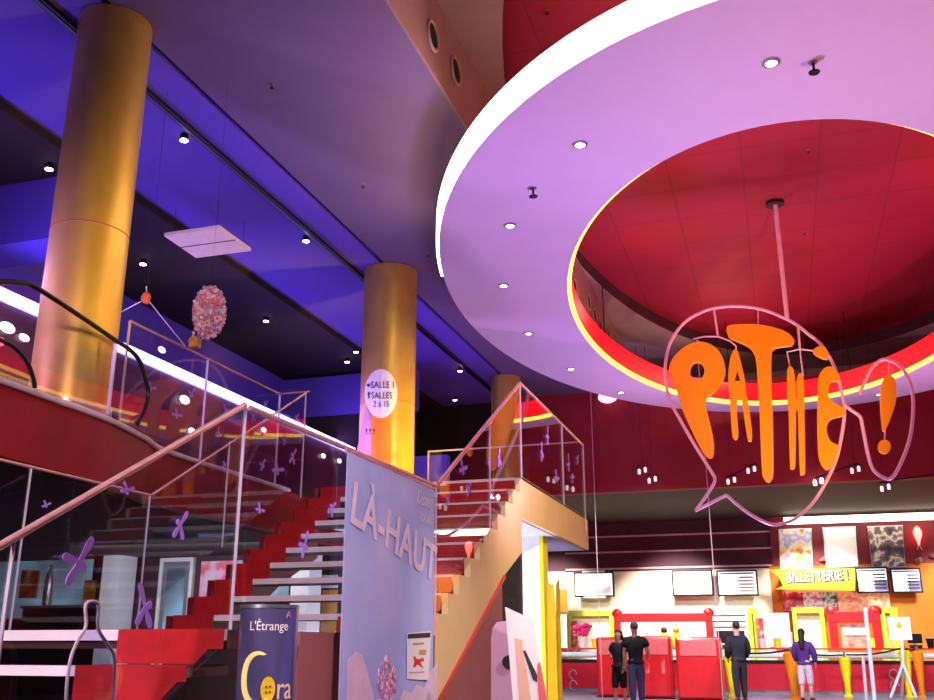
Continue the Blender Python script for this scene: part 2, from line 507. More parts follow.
def band(E_, z0, z1, off, m, name, th=.03, gap=None):
    if gap:                                     # open arc
        aa = [gap[0] + (gap[1] - gap[0]) * i / 110 for i in range(111)]
        P_ = [[Vector((E_[0] + (E_[2] + o_) * math.cos(a), E_[1] + (E_[3] + o_) * math.sin(a), z)) for a in aa] for o_, z in ((off, z0), (off + th, z0), (off + th, z1), (off, z1))]
        V = [tuple(v) for row in P_ for v in row]; q = 111
        mb = MB(); mb.add(V, [(i + k * q, i + 1 + k * q, i + 1 + (k + 1) % 4 * q, i + (k + 1) % 4 * q) for i in range(110) for k in range(4)] + [(0, q, 2 * q, 3 * q), (q - 1, 2 * q - 1, 3 * q - 1, 4 * q - 1)])
        return mb.build(name, m, ring, smooth=True)
    A = (E_[0], E_[1], E_[2] + off, E_[3] + off); B = (E_[0], E_[1], E_[2] + off + th, E_[3] + off + th)
    V = ell(*A, z0) + ell(*B, z0) + ell(*B, z1) + ell(*A, z1)
    mb = MB(); mb.add([tuple(v) for v in V], [f for i in range(n) for j in [(i + 1) % n] for f in ((i, j, j + n, i + n), (i + n, j + n, j + 2 * n, i + 2 * n), (i + 2 * n, j + 2 * n, j + 3 * n, i + 3 * n), (i + 3 * n, j + 3 * n, j, i))])
    return mb.build(name, m, ring, smooth=True)


band(O_, RZ + .02, RZ + HO, .01, m_ringlit, 'rim_light', gap=(PI + .32, 2 * PI + .35))
band(I_, RZ + .10, RZ + HI, -.04, m_ringred, 'red_glow_band')
MB().tube([p + Vector((0, 0, .04)) for p in ell(I_[0], I_[1], I_[2] - .02, I_[3] - .02, RZ + .025)], .042, 8, closed=True).build('neon_tube', m_neon, ring, smooth=True)
for a in (.55, 1.3, 1.9, 2.6, 3.6, 4.4, 5.0, 5.7):
    p = Vector((O_[0] + (O_[2] + I_[2]) / 2 * math.cos(a), O_[1] + (O_[3] + I_[3]) / 2 * math.sin(a), 0))
    zt = VZ if p.x > XV else CEIL
    MB().tube([(p.x, p.y, RZ + .3), (p.x, p.y, zt)], .012, 6).build('hanger_rod', m_darkmetal, ring)

RL = [((771, 62), 'downlight in the white ring nearest the rim at its top'), ((580, 144), 'downlight in the white ring between the glowing rim and the red opening'),
      ((510, 225), 'upper of two downlights by the glowing end of the rim'), ((503.5, 285), 'lower of two downlights by the glowing end of the rim'),
      ((528.5, 333), 'small downlight in the white ring above the leaning stair glass'), ((571, 368.5), 'small downlight in the white ring nearest the white dome lamp, upper of two'),
      ((621, 392), 'small downlight in the white ring just above the white dome lamp'), ((879, 394), 'small downlight in the white ring beside the orange exclamation mark')]
dl = None
for (px, py), t in RL:
    p = atz(px, py, RZ)
    if dl is None:
        dl = thing('downlight', t, 'ceiling light', p, 'downlights of the white ring')
        MB().lathe(p + Vector((0, 0, -.02)), [(.055, 0), (.085, .005), (.085, .02), (.055, .02), (.055, 0)], 20, cap=False).build('bezel', m_metal, dl, smooth=True)
        MB().lathe(p + Vector((0, 0, -.015)), [(.054, 0), (.054, .012)], 20).build('lens', m_lens, dl, smooth=True)
    else: copy_tree(dl, p, t)
sk = None
for (px, py), t in (((813, 62), 'sprinkler head beside the topmost ring downlight'), ((533, 188), 'sprinkler head in the white ring above the pair of downlights')):
    p = atz(px, py, RZ)
    if sk is None:
        sk = thing('sprinkler_head', t, 'sprinkler', p, 'sprinklers of the white ring')
        MB().lathe(p + Vector((0, 0, -.10)), [(.012, 0), (.014, .10)], 10).build('stem', m_darkmetal, sk)
        MB().lathe(p + Vector((0, 0, -.12)), [(.05, 0), (.055, .01), (.012, .02)], 14).build('deflector', m_darkmetal, sk)
        MB().lathe(p + Vector((0, 0, -.012)), [(.04, 0), (.045, .012)], 14).build('collar', m_metal, sk)
    else: copy_tree(sk, p, t)
for (px, py), z, t in (((272, 84), CEIL, 'tiny sprinkler in the mauve ceiling between the column and the void edge'), ((363, 184), CEIL, 'tiny sprinkler in the mauve ceiling nearest the ring'), ((547, 10), VZ + .28, 'small red ceiling sprinkler above the glowing rim'), ((808, 150), VZ + .28, 'small red ceiling sprinkler near the edge of the oval opening'), ((804, 232), VZ + .28, 'small red ceiling sprinkler beside the hanging rod'), ((428, 253), CEIL, 'tiny sprinkler in the mauve ceiling beside the end of the rim')):
    p = atz(px, py, z); o = copy_tree(sk, p, t); o['group'] = 'sprinklers of the ceilings'; o.scale = (.5, .5, .5)
# dome lamp on the bulkhead
p = aty(609, 399, YB)
t = thing('dome_lamp', 'white half round lamp on the red bulkhead just below the ring', 'lamp', (p.x, YB, p.z))
MB().ball((p.x, YB - .21, p.z), .25, .19, .16, 20, 10).build('globe', m_lens3, t, smooth=True)
MB().box(p.x - .1, YB - .1, p.z + .02, p.x + .1, YB - .001, p.z + .1).build('bracket', m_metal, t)

# round vents in the void's side face
vt = None
VL = [((432, 36), 'round dark vent in the brown face, nearest of the near pair'), ((455, 71), 'round dark vent in the brown face, by the glowing rim'), ((574, 287), 'round vent seen through the ring, first of a row of five'),
      ((588, 302), 'round vent seen through the ring, second of a row of five'), ((594, 316), 'round vent seen through the ring, third of a row of five'), ((600, 328), 'round vent seen through the ring, fourth of a row of five'), ((608, 337), 'round vent seen through the ring, last of a row of five')]
for (px, py), tx in VL:
    p = atx(px, py, XV)
    if vt is None:
        vt = thing('round_vent', tx, 'vent', p, 'round vents along the void')
        rim = [Vector((p.x + .012, p.y + .17 * math.cos(a), p.z + .17 * math.sin(a))) for a in [2 * PI * i / 24 for i in range(24)]]
        MB().tube(rim, .022, 8, closed=True).build('rim', m_void2, vt, smooth=True)
        MB().prism([Vector((p.x + .002, p.y + .16 * math.cos(a), p.z + .16 * math.sin(a))) for a in [2 * PI * i / 24 for i in range(24)]], (.01, 0, 0)).build('opening', mat('vent_black', (14, 10, 10), .9), vt)
    else: copy_tree(vt, p, tx)

# ================================================================== hanging sign in front of the red ceiling
YS = 16.45
sg = thing('hanging_sign', 'big orange lettered sign in a pink tube speech bubble, hung below the ring', 'sign', tuple(aty(787, 318, YS)))


def S(pts, y=YS): return [aty(x, z, y) for x, z in pts]


LP = [(669.1, 367.6), (673.9, 356.6), (686.4, 345.6), (699, 341.6), (711.6, 344.8), (721, 354.2), (725.2, 367.6), (723.4, 378.6), (716.3, 389.6), (706.9, 397.4), (705.5, 405), (708.8, 418.6), (713.5, 440.8), (712.9, 454.8), (709.5, 457.9), (704.2, 453.8), (695.8, 439), (682.9, 411.1), (679.1, 400), (676.2, 389.6), (670.7, 375.4)]
LT = [(726.5, 328.3), (730.4, 325.1), (749.3, 323.9), (768.1, 325.9), (785.4, 331.4), (794, 339.3), (791.7, 344.8), (780.7, 346.4), (773.6, 348.7), (771.3, 358.1), (772, 400), (772.9, 418.6), (773.4, 470.5), (771, 479.8), (767.9, 482), (764.5, 478.9), (761.8, 468.7), (759.5, 411), (758.7, 400.6), (756.3, 362.9), (752.4, 350.3), (744.6, 344), (730.4, 337.7), (727.3, 333)]
LA = [(735.6, 349.5), (738, 352), (740.6, 361.3), (744.6, 378.6), (746.1, 392), (748.8, 405.6), (751.9, 432), (751.4, 440), (749.6, 440.8), (747.3, 437), (742.3, 405), (741.3, 399), (737.2, 399), (736.7, 411), (738.2, 433), (736.5, 438.6), (734.3, 438.8), (732.1, 433.4), (730.2, 405), (728.5, 385), (728.5, 370.7), (730.4, 358), (733.5, 350.5)]
LH = [(790.2, 366.4), (793.5, 369.5), (795.4, 383), (796, 397), (797.2, 397), (796.6, 383), (798, 375), (800.6, 373.2), (803.4, 377), (804.4, 398.6), (804.6, 420), (805.2, 468), (804, 473.5), (802, 474.4), (800, 471.5), (798.8, 440), (797.8, 411), (796.2, 411), (796, 427.8), (795.4, 463), (794, 468.2), (792, 468.6), (790, 463), (788.6, 411), (787.1, 398.6), (787.1, 372.5), (788.2, 367.5)]
LE = [(830.3, 366.4), (835.5, 370.5), (838.9, 376.6), (838.9, 380.5), (831.9, 381.3), (829, 386), (828.7, 395.4), (832, 401), (842.9, 408), (844, 414.8), (836, 417), (829.4, 420.4), (826.6, 429.7), (830.3, 440.8), (838.6, 446.4), (835.9, 457.5), (830.3, 467.7), (825.7, 469), (821, 463), (818.2, 452), (817.3, 418.6), (817.7, 398.6), (818.5, 378), (824, 368.7)]
LX = [(887, 375), (883.7, 378), (880.6, 389), (880.6, 408), (882.1, 426), (883.8, 430.6), (886.5, 428), (892, 414), (896.3, 399), (895.5, 381.3), (891.6, 375.8)]
AC = [(813, 350.6), (819.3, 346), (825.6, 347.5), (828.4, 357), (825.6, 358.5), (817.7, 355.4)]


def glyph(name, pts, hole=None, y=YS):
    bm = bmesh.new(); P = [v for v in spline([Vector((a, b, 0)) for a, b in pts], 4, True)]
    loops = [P] + ([[Vector((a, b, 0)) for a, b in hole]] if hole else [])
    ee = []
    for lp in loops:
        vs = [bm.verts.new(aty(p.x, p.y, y)) for p in lp]
        for i in range(len(vs)): ee.append(bm.edges.new((vs[i], vs[(i + 1) % len(vs)])))
    bmesh.ops.triangle_fill(bm, edges=ee, use_beauty=True)
    r = bmesh.ops.extrude_face_region(bm, geom=list(bm.faces))
    for e in r['geom']:
        if isinstance(e, bmesh.types.BMVert): e.co.y += .10
    mb = MB(); bm.verts.index_update()
    mb.add([tuple(v.co) for v in bm.verts], [tuple(v.index for v in f.verts) for f in bm.faces]); bm.free()
    return mb.build(name, m_orange, sg)


glyph('letter', LP, [(697 + 7.4 * math.cos(a), 370.7 + 9.2 * math.sin(a)) for a in [2 * PI * i / 20 for i in range(20)]], YS)
glyph('letter', LA, [(736.9, 369), (734.3, 381), (740.3, 381)], YS + .02)
glyph('letter', LT, None, YS)
glyph('letter', LH, None, YS + .02)
glyph('letter', LE, None, YS)
glyph('accent', AC, None, YS)
glyph('exclamation_stroke', LX, None, YS)
glyph('exclamation_dot', [(884.5 + 6.4 * math.cos(a), 446.4 + 6.8 * math.sin(a)) for a in [2 * PI * i / 12 for i in range(12)]], None, YS)
BUB = [(672.3, 406), (666, 384.9), (665.2, 367.6), (669.9, 344), (683.3, 323.6), (700.6, 312.6), (717.9, 307.5), (739.9, 306.3), (761.9, 309.4), (780.7, 316.5), (795, 323.6), (808.3, 334), (820.9, 344.4), (831.9, 361.6), (838.1, 378), (842, 393.9), (844.4, 408), (842.9, 428.4), (834.9, 463), (816.4, 498.3), (797.8, 516.9), (783, 523.4), (770.1, 524), (751.5, 515), (736.7, 504), (726.5, 495)]
b1 = spline(S(BUB, YS + .16), 5) + [aty(695, 511, YS + .16)]
b2 = spline(S([(699, 506), (710.7, 489), (714.8, 479.8), (710.7, 470.6), (692.1, 440.8), (672.3, 406)], YS + .16), 5)
MB().tube(b1 + b2, .028, 8, closed=True).build('bubble_tube', m_pinktube, sg, smooth=True)
B2 = [(845.5, 405), (851, 410), (860, 416.7), (862.8, 427.8), (868.3, 455.7), (873.9, 470.5), (885, 478.3), (892.5, 477), (899.9, 465), (909.2, 440.8), (912.8, 416.7), (912.8, 395.4), (908.9, 379.7), (899.4, 365.6), (883.7, 359.3), (872.7, 367), (865.6, 379.7), (860, 394)]
MB().tube(spline(S(B2, YS + .16), 5), .028, 8).build('bubble_tube', m_pinktube, sg, smooth=True)
MB().tube([aty(787, 318, YS + .16), Vector((aty(787, 318, YS + .16).x, YS + .16, VZ + .27))], .04, 10).build('hanging_rod', m_pinktube, sg)
for pts in ([(714, 309), (718, 337)], [(798, 326), (800, 350)]):
    MB().tube(S(pts, YS + .16), .022, 6).build('bracket', m_pinktube, sg)
for pts in ([(693, 339), (704, 336.5), (718, 336.5), (730, 341), (736, 346), (736, 352)], [(790, 367), (787, 352), (800, 349), (815, 351)], [(758, 310), (758, 325)], [(697, 340), (700, 343)], [(889, 360), (889, 377)], [(885, 429), (884.6, 441)], [(838, 378), (836, 374)], [(803, 376), (800, 350)]):
    MB().tube(S(pts, YS + .13), .014, 6).build('wire', m_pinktube, sg)
cm = MB().lathe((aty(787, 318, YS).x, YS + .16, VZ + .22), [(.16, 0), (.16, .06)], 18).build('ceiling_mount', m_darkmetal, sg)

# ================================================================== STAIRCASE
XR = -2.87; XS = -5.55
st = thing('staircase', 'wide open staircase with red carpet edges and white nosings climbing to the upper floor', 'staircase', (XR, 2.5, 0))
LZ = 1.33; LY0, LY1 = 4.9, 8.2; UY = 11.2
steps = [(4.9 - .335 * (7 - j), .19 * j, 'low') for j in range(1, 7)] + [(8.2 + .3333 * (i - 1), LZ + .185 * i, 'up') for i in range(1, 10)]
for y, z, w in steps:
    rz = .19 if w == 'low' else .185
    tr = MB().box(XS + .02, y, z - .05, XR - .08, y + .36, z).build('tread', m_wood, st)
    MB().box(XS + .02, y - .028, z - .05, XR - .09, y - .001, z + .004).build('nosing', m_white, tr)
    if w == 'low':
        MB().box(XR - .78, y - .034, z - rz + .004, XR - .09, y - .029, z + .006).build('carpet_edge', m_carpet, tr)
        MB().box(XR - .78, y - .03, z + .001, XR - .09, y + .30, z + .006).build('carpet_edge', m_carpet, tr)
    else:
        MB().box(XS + .02, y - .034, z - rz + .004, XS + .46, y - .029, z + .006).build('carpet_edge', m_carpet, tr)
        MB().box(XR - .95, y - .034, z - rz + .03, XR - .09, y - .029, z - .02).build('carpet_edge', m_carpet, tr)
# landings
MB().box(XS + .02, LY0, LZ - .10, XR - .08, LY1 + .36, LZ).build('half_landing', m_wood, st)
nb = MB().box(XS + .02, LY0 - .03, LZ - .055, XR - .09, LY0 - .001, LZ + .004).build('landing_nosing', m_white, st)
MB().box(XR - .78, LY0 - .036, LZ - .18, XR - .09, LY0 - .031, LZ + .006).build('carpet_edge', m_carpet, nb)
YL1 = atx(589, 520, XR).y
up = MB().box(XS + .02, UY, 2.73, XR - .09, YL1, MZ).build('top_landing', m_wood, st)
MB().box(XR - .089, UY + .021, 2.71, XR - .03, YL1, MZ).build('side_fascia', m_tan, up)
MB().box(XR - .6, YL1 + .001, 2.71, XR - .03, YL1 + .04, MZ).build('side_fascia', m_tan, up)
MB().box(XS + .02, UY + .02, 2.70, XR - .095, YL1 - .01, 2.728).build('landing_soffit', m_lilac, up)
MB().box(XS + .02, UY - .03, MZ - .05, XR - .09, UY - .001, MZ + .004).build('nosing', m_white, up)
MB().box(XR - .95, UY - .034, MZ - .2, XR - .09, UY - .031, MZ - .03).build('carpet_edge', m_carpet, up)
MB().box(XS + .02, UY - .034, MZ - .2, XS + .46, UY - .031, MZ + .006).build('carpet_edge', m_carpet, up)
# side of the upper flight: stepped top, sloping foot
prof = []
for y, z, w in steps:
    if w == 'up': prof += [(y - .03, z - .185), (y - .03, z)]
prof += [(UY - .03, MZ - .185), (UY - .03, MZ), (UY + .02, MZ)]
low = [(UY + .02, 2.30), (10.35, 1.95), (8.17, .72)]
MB().prism([(XR - .08, y, z) for y, z in prof + low], (.06, 0, 0)).build('side_stringer', m_tan, st)
MB().prism([(XR - .08, y, z) for y, z in [(5.65, 0), (10.35, 0), (10.35, 1.93), (8.17, .72), (8.17, LZ), (5.65, LZ)]], (.055, 0, 0)).build('under_stair_wall', m_brown, st)
MB().bar((XR - .015, 7.3, .27), (XR - .015, 10.4, 1.97), .035, .035).build('stringer_trim', m_redtrim, st)
MB().prism([(XS - .01, y, z) for y, z in prof + low], (-.05, 0, 0)).build('side_stringer', m_fascia, st)
for xx in (XR - .14, XS + .02):
    MB().prism([(xx, y, z) for y, z in [(2.75, 0), (3.3, 0), (LY0 + .4, LZ - .35), (LY0 + .4, LZ - .1), (LY0 - .1, LZ - .1)]], (.05, 0, 0)).build('stringer', m_darkmetal, st)
MB().box(XS + .03, LY1 - .1, 0, XS + .15, LY1 + .1, LZ - .1).build('support_post', m_darkmetal, st)
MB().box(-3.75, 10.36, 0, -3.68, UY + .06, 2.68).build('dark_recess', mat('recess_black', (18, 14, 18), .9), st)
MB().box(-3.7, UY - .02, 0, XR - .03, UY + .06, 2.68).build('recess_jamb', mat('recess_grey', (66, 56, 62), .8), st)
for yy in (13.2,):
    MB().box(-3.75, yy, 0, -3.15, yy + .28, 2.70).build('support_pillar', m_whitepaint, st)
    MB().box(-3.15, yy, 0, -3.10, yy + .28, 2.70).build('pillar_edge', m_yellow, st)
MB().box(XS - .1, 14.9, 0, XS + .2, 15.2, 2.7).build('support_pillar', m_whitepaint, st)


# ------------------------------------------------------------------ glass balustrades
def sticker(pane, plane, px, py, s=.09, ang=0.0, mir=1, off=.012):
    """three-pronged violet splash on the glass"""
    p = plane(px, py)
    if plane is PLX: n, u = Vector((1, 0, 0)), Vector((0, 1, 0))
    elif plane is PLL: n, u = Vector((1, 0, 0)), Vector((0, 1, 0))
    else: n, u = Vector((0, -1, 0)), Vector((1, 0, 0))
    v = Vector((0, 0, 1)); mb = MB()
    for kk, (a, l) in enumerate(((ang, 1.1), (ang + mir * 2.0, .92), (ang + mir * 3.15, 1.0), (ang + mir * 4.5, .45))):
        t_ = u * math.cos(a) + v * math.sin(a); w_ = v * math.cos(a) - u * math.sin(a)
        lobe = [(-.12, -.10), (.3 * l, -.12), (.62 * l, -.17), (.86 * l, -.16), (.98 * l, -.08), (l, 0), (.98 * l, .08), (.86 * l, .16), (.62 * l, .17), (.3 * l, .12), (-.12, .10)]
        mb.prism([p + n * (off - .0004 * kk) + (t_ * q + w_ * h) * s for q, h in lobe], n * (.002 + .0012 * kk))
    return mb.build('sticker', m_sticker, pane)


def PLX(px, py): return atx(px, py, XR)
def PLL(px, py): return atx(px, py, XS)
YG = YL1
def PLY(px, py): return aty(px, py, YG)


def pane(name_label, quad_yz, x, parent_loc, rail=None, stick=(), joints=(), group='glass balustrades of the stairs', plane=None, rr=.017, railmat=None):
    t = thing('glass_balustrade', name_label, 'balustrade', parent_loc, group)
    g = MB().prism([(x - .006, y, z) for y, z in quad_yz], (.012, 0, 0)).build('glass_pane', m_glass, t)
    if rail: MB().tube([(x, y, z) for y, z in rail], rr, 10).build('handrail', railmat or m_steel, t, smooth=True)
    for (y, z0, z1) in joints:
        MB().box(x - .008, y - .004, z0, x + .008, y + .004, z1).build('glass_joint', m_joint, t)
    for s_ in stick: sticker(g, plane or PLX, *s_)
    return t


def slope_low(y): return LZ + (y - LY0) * .567
def slope_up(y): return LZ + .185 + (y - LY1) * .555


rl = [PLX(0, 546), PLX(245, 405)]
s0 = (rl[1].z - rl[0].z) / (rl[1].y - rl[0].y)
def railz(y): return rl[1].z + (y - rl[1].y) * s0
pane('glass balustrade climbing beside the lower flight, with large violet stickers', [(2.35, .04), (LY0 - .02, slope_low(LY0 - .02) + .02), (rl[1].y, rl[1].z - .01), (2.35, railz(2.35) - .01)], XR, (XR, 2.4, 0),
     rail=[(2.3, railz(2.3)), (rl[1].y, rl[1].z)], joints=[(rl[1].y + .01, LZ - .0, rl[1].z), (3.12, .52, railz(3.12)), (2.4, .0, railz(2.4))],
     stick=[(77, 562, .12, 1.0, 1), (178, 525, .085, .9, -1), (143, 607, .11, 2.1, 1), (125, 490, .05, .3, 1)])
r2a, r2b = PLX(250, 408), PLX(437, 486)
pane('level glass balustrade along the half landing, behind the pale hanging banner', [(LY0 + .05, LZ + .01), (LY1 - .02, LZ + .01), (r2b.y - .02, r2b.z), (r2a.y, r2a.z)], XR, (XR, LY0, LZ),
     rail=[(r2a.y, r2a.z), (r2b.y - .02, r2b.z)], joints=[(6.4, LZ, r2a.z), (r2b.y - .02, LZ, r2b.z)],
     stick=[(303, 545, .09, 1.2, 1), (330, 508, .07, .6, -1), (258, 510, .05, 0, 1)])
r3a, r3b = PLX(438, 484), PLX(520, 383)
pane('glass balustrade climbing beside the upper flight to a sharp peak', [(r3a.y, slope_up(r3a.y) + .02), (r3b.y, slope_up(r3b.y) + .02), (r3b.y, r3b.z), (r3a.y, r3a.z)], XR, (XR, r3a.y, LZ),
     rail=[(r3a.y, r3a.z), (r3b.y, r3b.z)], joints=[(r3b.y, MZ, r3b.z), ((r3a.y * .45 + r3b.y * .55), slope_up(r3a.y * .45 + r3b.y * .55), r3a.z * .45 + r3b.z * .55)],
     stick=[(462, 469, .13, .3, 1), (498, 458, .11, 1.3, -1), (468, 489, .10, .9, 1), (488, 463, .05, 0, 1), (447, 500, .07, .9, 1)], rr=.022)
r4b = PLX(583, 445)
pane('level glass balustrade on the side of the top landing', [(r3b.y + .03, MZ + .01), (r4b.y, MZ + .01), (r4b.y, r4b.z), (r3b.y + .03, r3b.z)], XR, (XR, r3b.y, MZ),
     rail=[(r3b.y + .02, r3b.z), (r4b.y, r4b.z)], joints=[(r4b.y, MZ - .2, r4b.z), ((r3b.y * .4 + r4b.y * .6), MZ, r3b.z)],
     stick=[(547, 436, .13, 1.4, 1), (541, 452, .13, 1.5, -1), (568, 463, .13, 1.6, 1), (577, 460, .11, .9, 1), (556, 478, .14, .1, 1), (572, 477, .12, .2, -1)])
# glass at the back of the top landing
t = thing('glass_balustrade', 'glass balustrade across the back of the top landing', 'balustrade', (XS, r4b.y, MZ), 'glass balustrades of the stairs')
YG = r4b.y
za = aty(500, 447, YG).z
g = MB().box(XS, YG - .006, MZ + .01, XR - .03, YG + .006, za).build('glass_pane', m_glass, t)
MB().tube([(XS, YG, za), (XR - .03, YG, za)], .014, 8).build('handrail', m_joint, t)
MB().box(XS, YG - .012, MZ, XS + .02, YG + .012, za).build('glass_joint', m_joint, t)
# left side of the stairs
la, lb = PLL(-40, 451), PLL(150, 495)
lc, ld = PLL(245, 435), PLL(306, 393)
pane('glass balustrade along the far side of the half landing, below the red floor edge', [(LY0 - .3, LZ + .01), (lb.y, LZ + .01), (lb.y, lb.z), (LY0 - .3, lb.z)], XS, (XS, LY0, LZ),
     rail=[(LY0 - .3, lb.z), (lb.y, lb.z)], joints=[(lb.y, LZ, lb.z), (PLL(27, 500).y, LZ, lb.z)], plane=PLL, stick=[(45, 505, .05, .4, 1)], rr=.013)
sl = (ld.z - lb.z) / (ld.y - lb.y)
pane('glass balustrade climbing the far side of the upper flight, speckled with violet stickers', [(lb.y + .02, LZ + .2), (ld.y, MZ + .05), (ld.y, ld.z), (lb.y + .02, lb.z)], XS, (XS, lb.y, LZ),
     rail=[(lb.y + .02, lb.z), (ld.y, ld.z)], joints=[(ld.y, MZ - .2, ld.z), ((lb.y + ld.y) / 2 - .2, LZ + .9, (lb.z + ld.z) / 2 - .1)], plane=PLL,
     stick=[(224, 465, .06, .5, 1), (262, 465, .08, 1.1, 1), (277, 470, .14, .2, 1), (292, 456, .12, .9, -1), (284, 440, .07, 1.3, 1), (296, 418, .06, 1.0, 1)], rr=.014)
# upper floor balustrade along the edge
XM = -6.0
def PLM(px, py): return atx(px, py, XM)
PLL_old = PLL
ma, mb_, mc = PLM(130, 321), PLM(280, 394), PLM(0, 258)
t = thing('glass_balustrade', 'upper floor glass balustrade with pink edge in front of the blue light strip', 'balustrade', (XM, ma.y, MZ), 'glass balustrades of the upper floor')
g = MB().prism([(XM - .006, ma.y, MZ + .01), (XM - .006, mb_.y, MZ + .01), (XM - .006, mb_.y, mb_.z), (XM - .006, ma.y, ma.z)], (.012, 0, 0)).build('glass_pane', m_glass, t)
MB().tube([(XM, ma.y, ma.z), (XM, mb_.y, mb_.z)], .014, 8).build('handrail', m_steel, t)
for yy in (mb_.y, PLM(208, 360).y, ma.y):
    MB().box(XM - .012, yy - .005, MZ, XM + .012, yy + .005, mb_.z + (ma.z - mb_.z) * (yy - mb_.y) / (ma.y - mb_.y)).build('glass_joint', m_joint, t)
for px, py, s_, an in ((150, 388, .085, .2), (191, 394, .085, 1.0), (176, 415, .09, .1), (225, 411, .08, 2.3), (252, 416, .08, 2.5), (265, 404, .07, .8), (217, 432, .06, 1.5)):
    p = PLM(px, py)
    XSo = XS; XS = XM; sticker(g, PLL, px, py, s_, an, 1); XS = XSo
t = thing('glass_balustrade', 'short glass return closing the upper floor corner by the stairs', 'balustrade', (XM, mb_.y, MZ), 'glass balustrades of the upper floor')
MB().box(XM + .02, mb_.y - .006, MZ + .01, XS - .03, mb_.y + .006, mb_.z).build('glass_pane', m_glass, t)
MB().tube([(XM + .02, mb_.y, mb_.z), (XS - .03, mb_.y, mb_.z)], .014, 8).build('handrail', m_steel, t)
# curved black handrails with their glass
XH = -5.62
hp = [(-60, 288), (0, 282), (20, 283), (35, 287), (80, 316), (115, 340), (130, 350), (140, 362), (147, 385), (148, 398), (143, 414), (137, 424)]
t = thing('curved_balustrade', 'black curved handrail over glass in front of the big gold column', 'balustrade', (XH, atx(60, 400, XH).y, MZ))
P = spline([atx(x, y, XH) for x, y in hp], 5)
MB().tube(P, .022, 10).build('handrail', m_black, t, smooth=True)
gl = [q for q in P]
g = MB().prism([Vector((XH - .005, q.y, q.z - .01)) for q in gl] + [Vector((XH - .005, gl[-1].y - .1, MZ + .06)), Vector((XH - .005, gl[0].y, MZ + .06))], (.01, 0, 0)).build('glass_pane', m_glass, t)
q = atx(107, 420, XH)
MB().box(XH - .012, q.y - .012, MZ + .05, XH + .012, q.y + .012, atx(107, 340, XH).z).build('glass_joint', m_joint, t)
XH2 = -5.42
hp = [(-60, 318), (0, 340), (15, 348), (27, 362), (33, 378), (35, 388)]
t = thing('curved_balustrade', 'end of a second black handrail curving down beside the column foot', 'balustrade', (XH2, atx(30, 385, XH2).y, MZ))
P = spline([atx(x, y, XH2) for x, y in hp], 5)
MB().tube(P, .018, 10).build('handrail', m_black, t, smooth=True)
MB().prism([Vector((XH2 - .005, q.y, q.z - .01)) for q in P] + [Vector((XH2 - .005, P[0].y, MZ + .06))], (.01, 0, 0)).build('glass_pane', m_glass, t)

# ================================================================== blue light strip, lamps on the upper floor
a = atx(-60, 264.5, XLED); b = atx(352, 452, XLED); zl = (atx(0, 292, XLED).z + b.z) / 2
t = thing('light_strip', 'long blue white light strip along the plum ledge of the upper floor', 'light strip', (XLED, a.y, zl))
MB().box(XLED + .005, -3.5, zl - .06, XLED + .075, b.y, zl + .06).build('diffuser', m_led, t)
MB().box(XLED - .12, -3.5, zl - .09, XLED + .004, b.y, zl - .061).build('channel', m_metal, t)
lampsL = [((4, 328), 'oval white lamp on the plum ledge beside the frame edge'), ((22, 338), 'small oval lamp on the plum ledge left of the big column'), ((160, 350), 'oval lamp close under the light strip by the black handrail'), ((182, 400), 'oval white lamp on the ledge among violet stickers'), ((190, 431), 'oval white lamp on the ledge above the sloping stair rail'), ((262, 430), 'oval lamp on the ledge at the reflected red line'), ((322, 456), 'white lamp on the ledge near the end of the light strip, upper of two'), ((338, 461), 'white lamp on the ledge beside the banner top')]
wl = None
for (px, py), tx in lampsL:
    p = atx(px, py, XLED)
    if wl is None:
        wl = thing('wall_lamp', tx, 'lamp', p, 'lamps of the upper floor ledge')
        MB().ball(p + Vector((.05, 0, 0)), .04, .13, .07, 16, 8).build('globe', m_lens2, wl, smooth=True)
        MB().box(p.x, p.y - .08, p.z - .03, p.x + .04, p.y + .08, p.z + .03).build('bracket', m_metal, wl)
    else:
        o = copy_tree(wl, p, tx)
        if px != 182: o.scale = (.7, .7, .7)
# lighting track and spots on the blue ceiling
XT = atz(360, 275, CEIL).x
tk = thing('lighting_track', 'long black lighting track sunk across the blue ceiling', 'lighting track', (XT, 5, CEIL))
MB().box(XT - .05, -4, CEIL - .05, XT + .05, YB, CEIL - .002).build('channel', m_darkmetal, tk)
MB().box(XT - .015, -4, CEIL - .06, XT + .015, YB, CEIL - .051).build('conductor_slot', m_black, tk)
sp_ = None
SPL = [((184, 140), CEIL - .1, 'bright spotlight on the black track next to the big column'), ((306, 241), CEIL - .1, 'bright spotlight on the black track before the second column'), ((460, 371), CEIL - .1, 'spotlight on the black track beyond the second column'),
       ((49, 169), 7.3, 'spotlight on the dark ceiling above the blue beam'), ((143, 264), 7.3, 'warm spotlight on the dark ceiling beside the big column'), ((266, 321), 7.3, 'faint spotlight on the dark ceiling beyond the balloon cluster'), ((356, 352), 7.3, 'bright spotlight touching the second column, lower of a pair'), ((347, 362), 7.3, 'brightest spotlight cluster on the dark ceiling near the second column'), ((455, 400), 7.3, 'spotlight on the dark ceiling far beyond the second column')]
for (px, py), z, tx in SPL:
    p = atz(px, py, z)
    if sp_ is None:
        sp_ = thing('spotlight', tx, 'spotlight', p, 'spotlights of the hall ceiling')
        MB().lathe(p + Vector((0, 0, 0)), [(.045, 0), (.055, .05), (.05, .075), (.02, .09)], 16).build('housing', m_darkmetal, sp_, smooth=True)
        MB().lathe(p + Vector((0, 0, -.012)), [(.05, 0), (.05, .011)], 16).build('lens', m_lens, sp_, smooth=True)
        MB().tube([p + Vector((0, 0, .08)), p + Vector((0, 0, .098))], .012, 6).build('stem', m_darkmetal, sp_)
    else: copy_tree(sp_, p, tx)
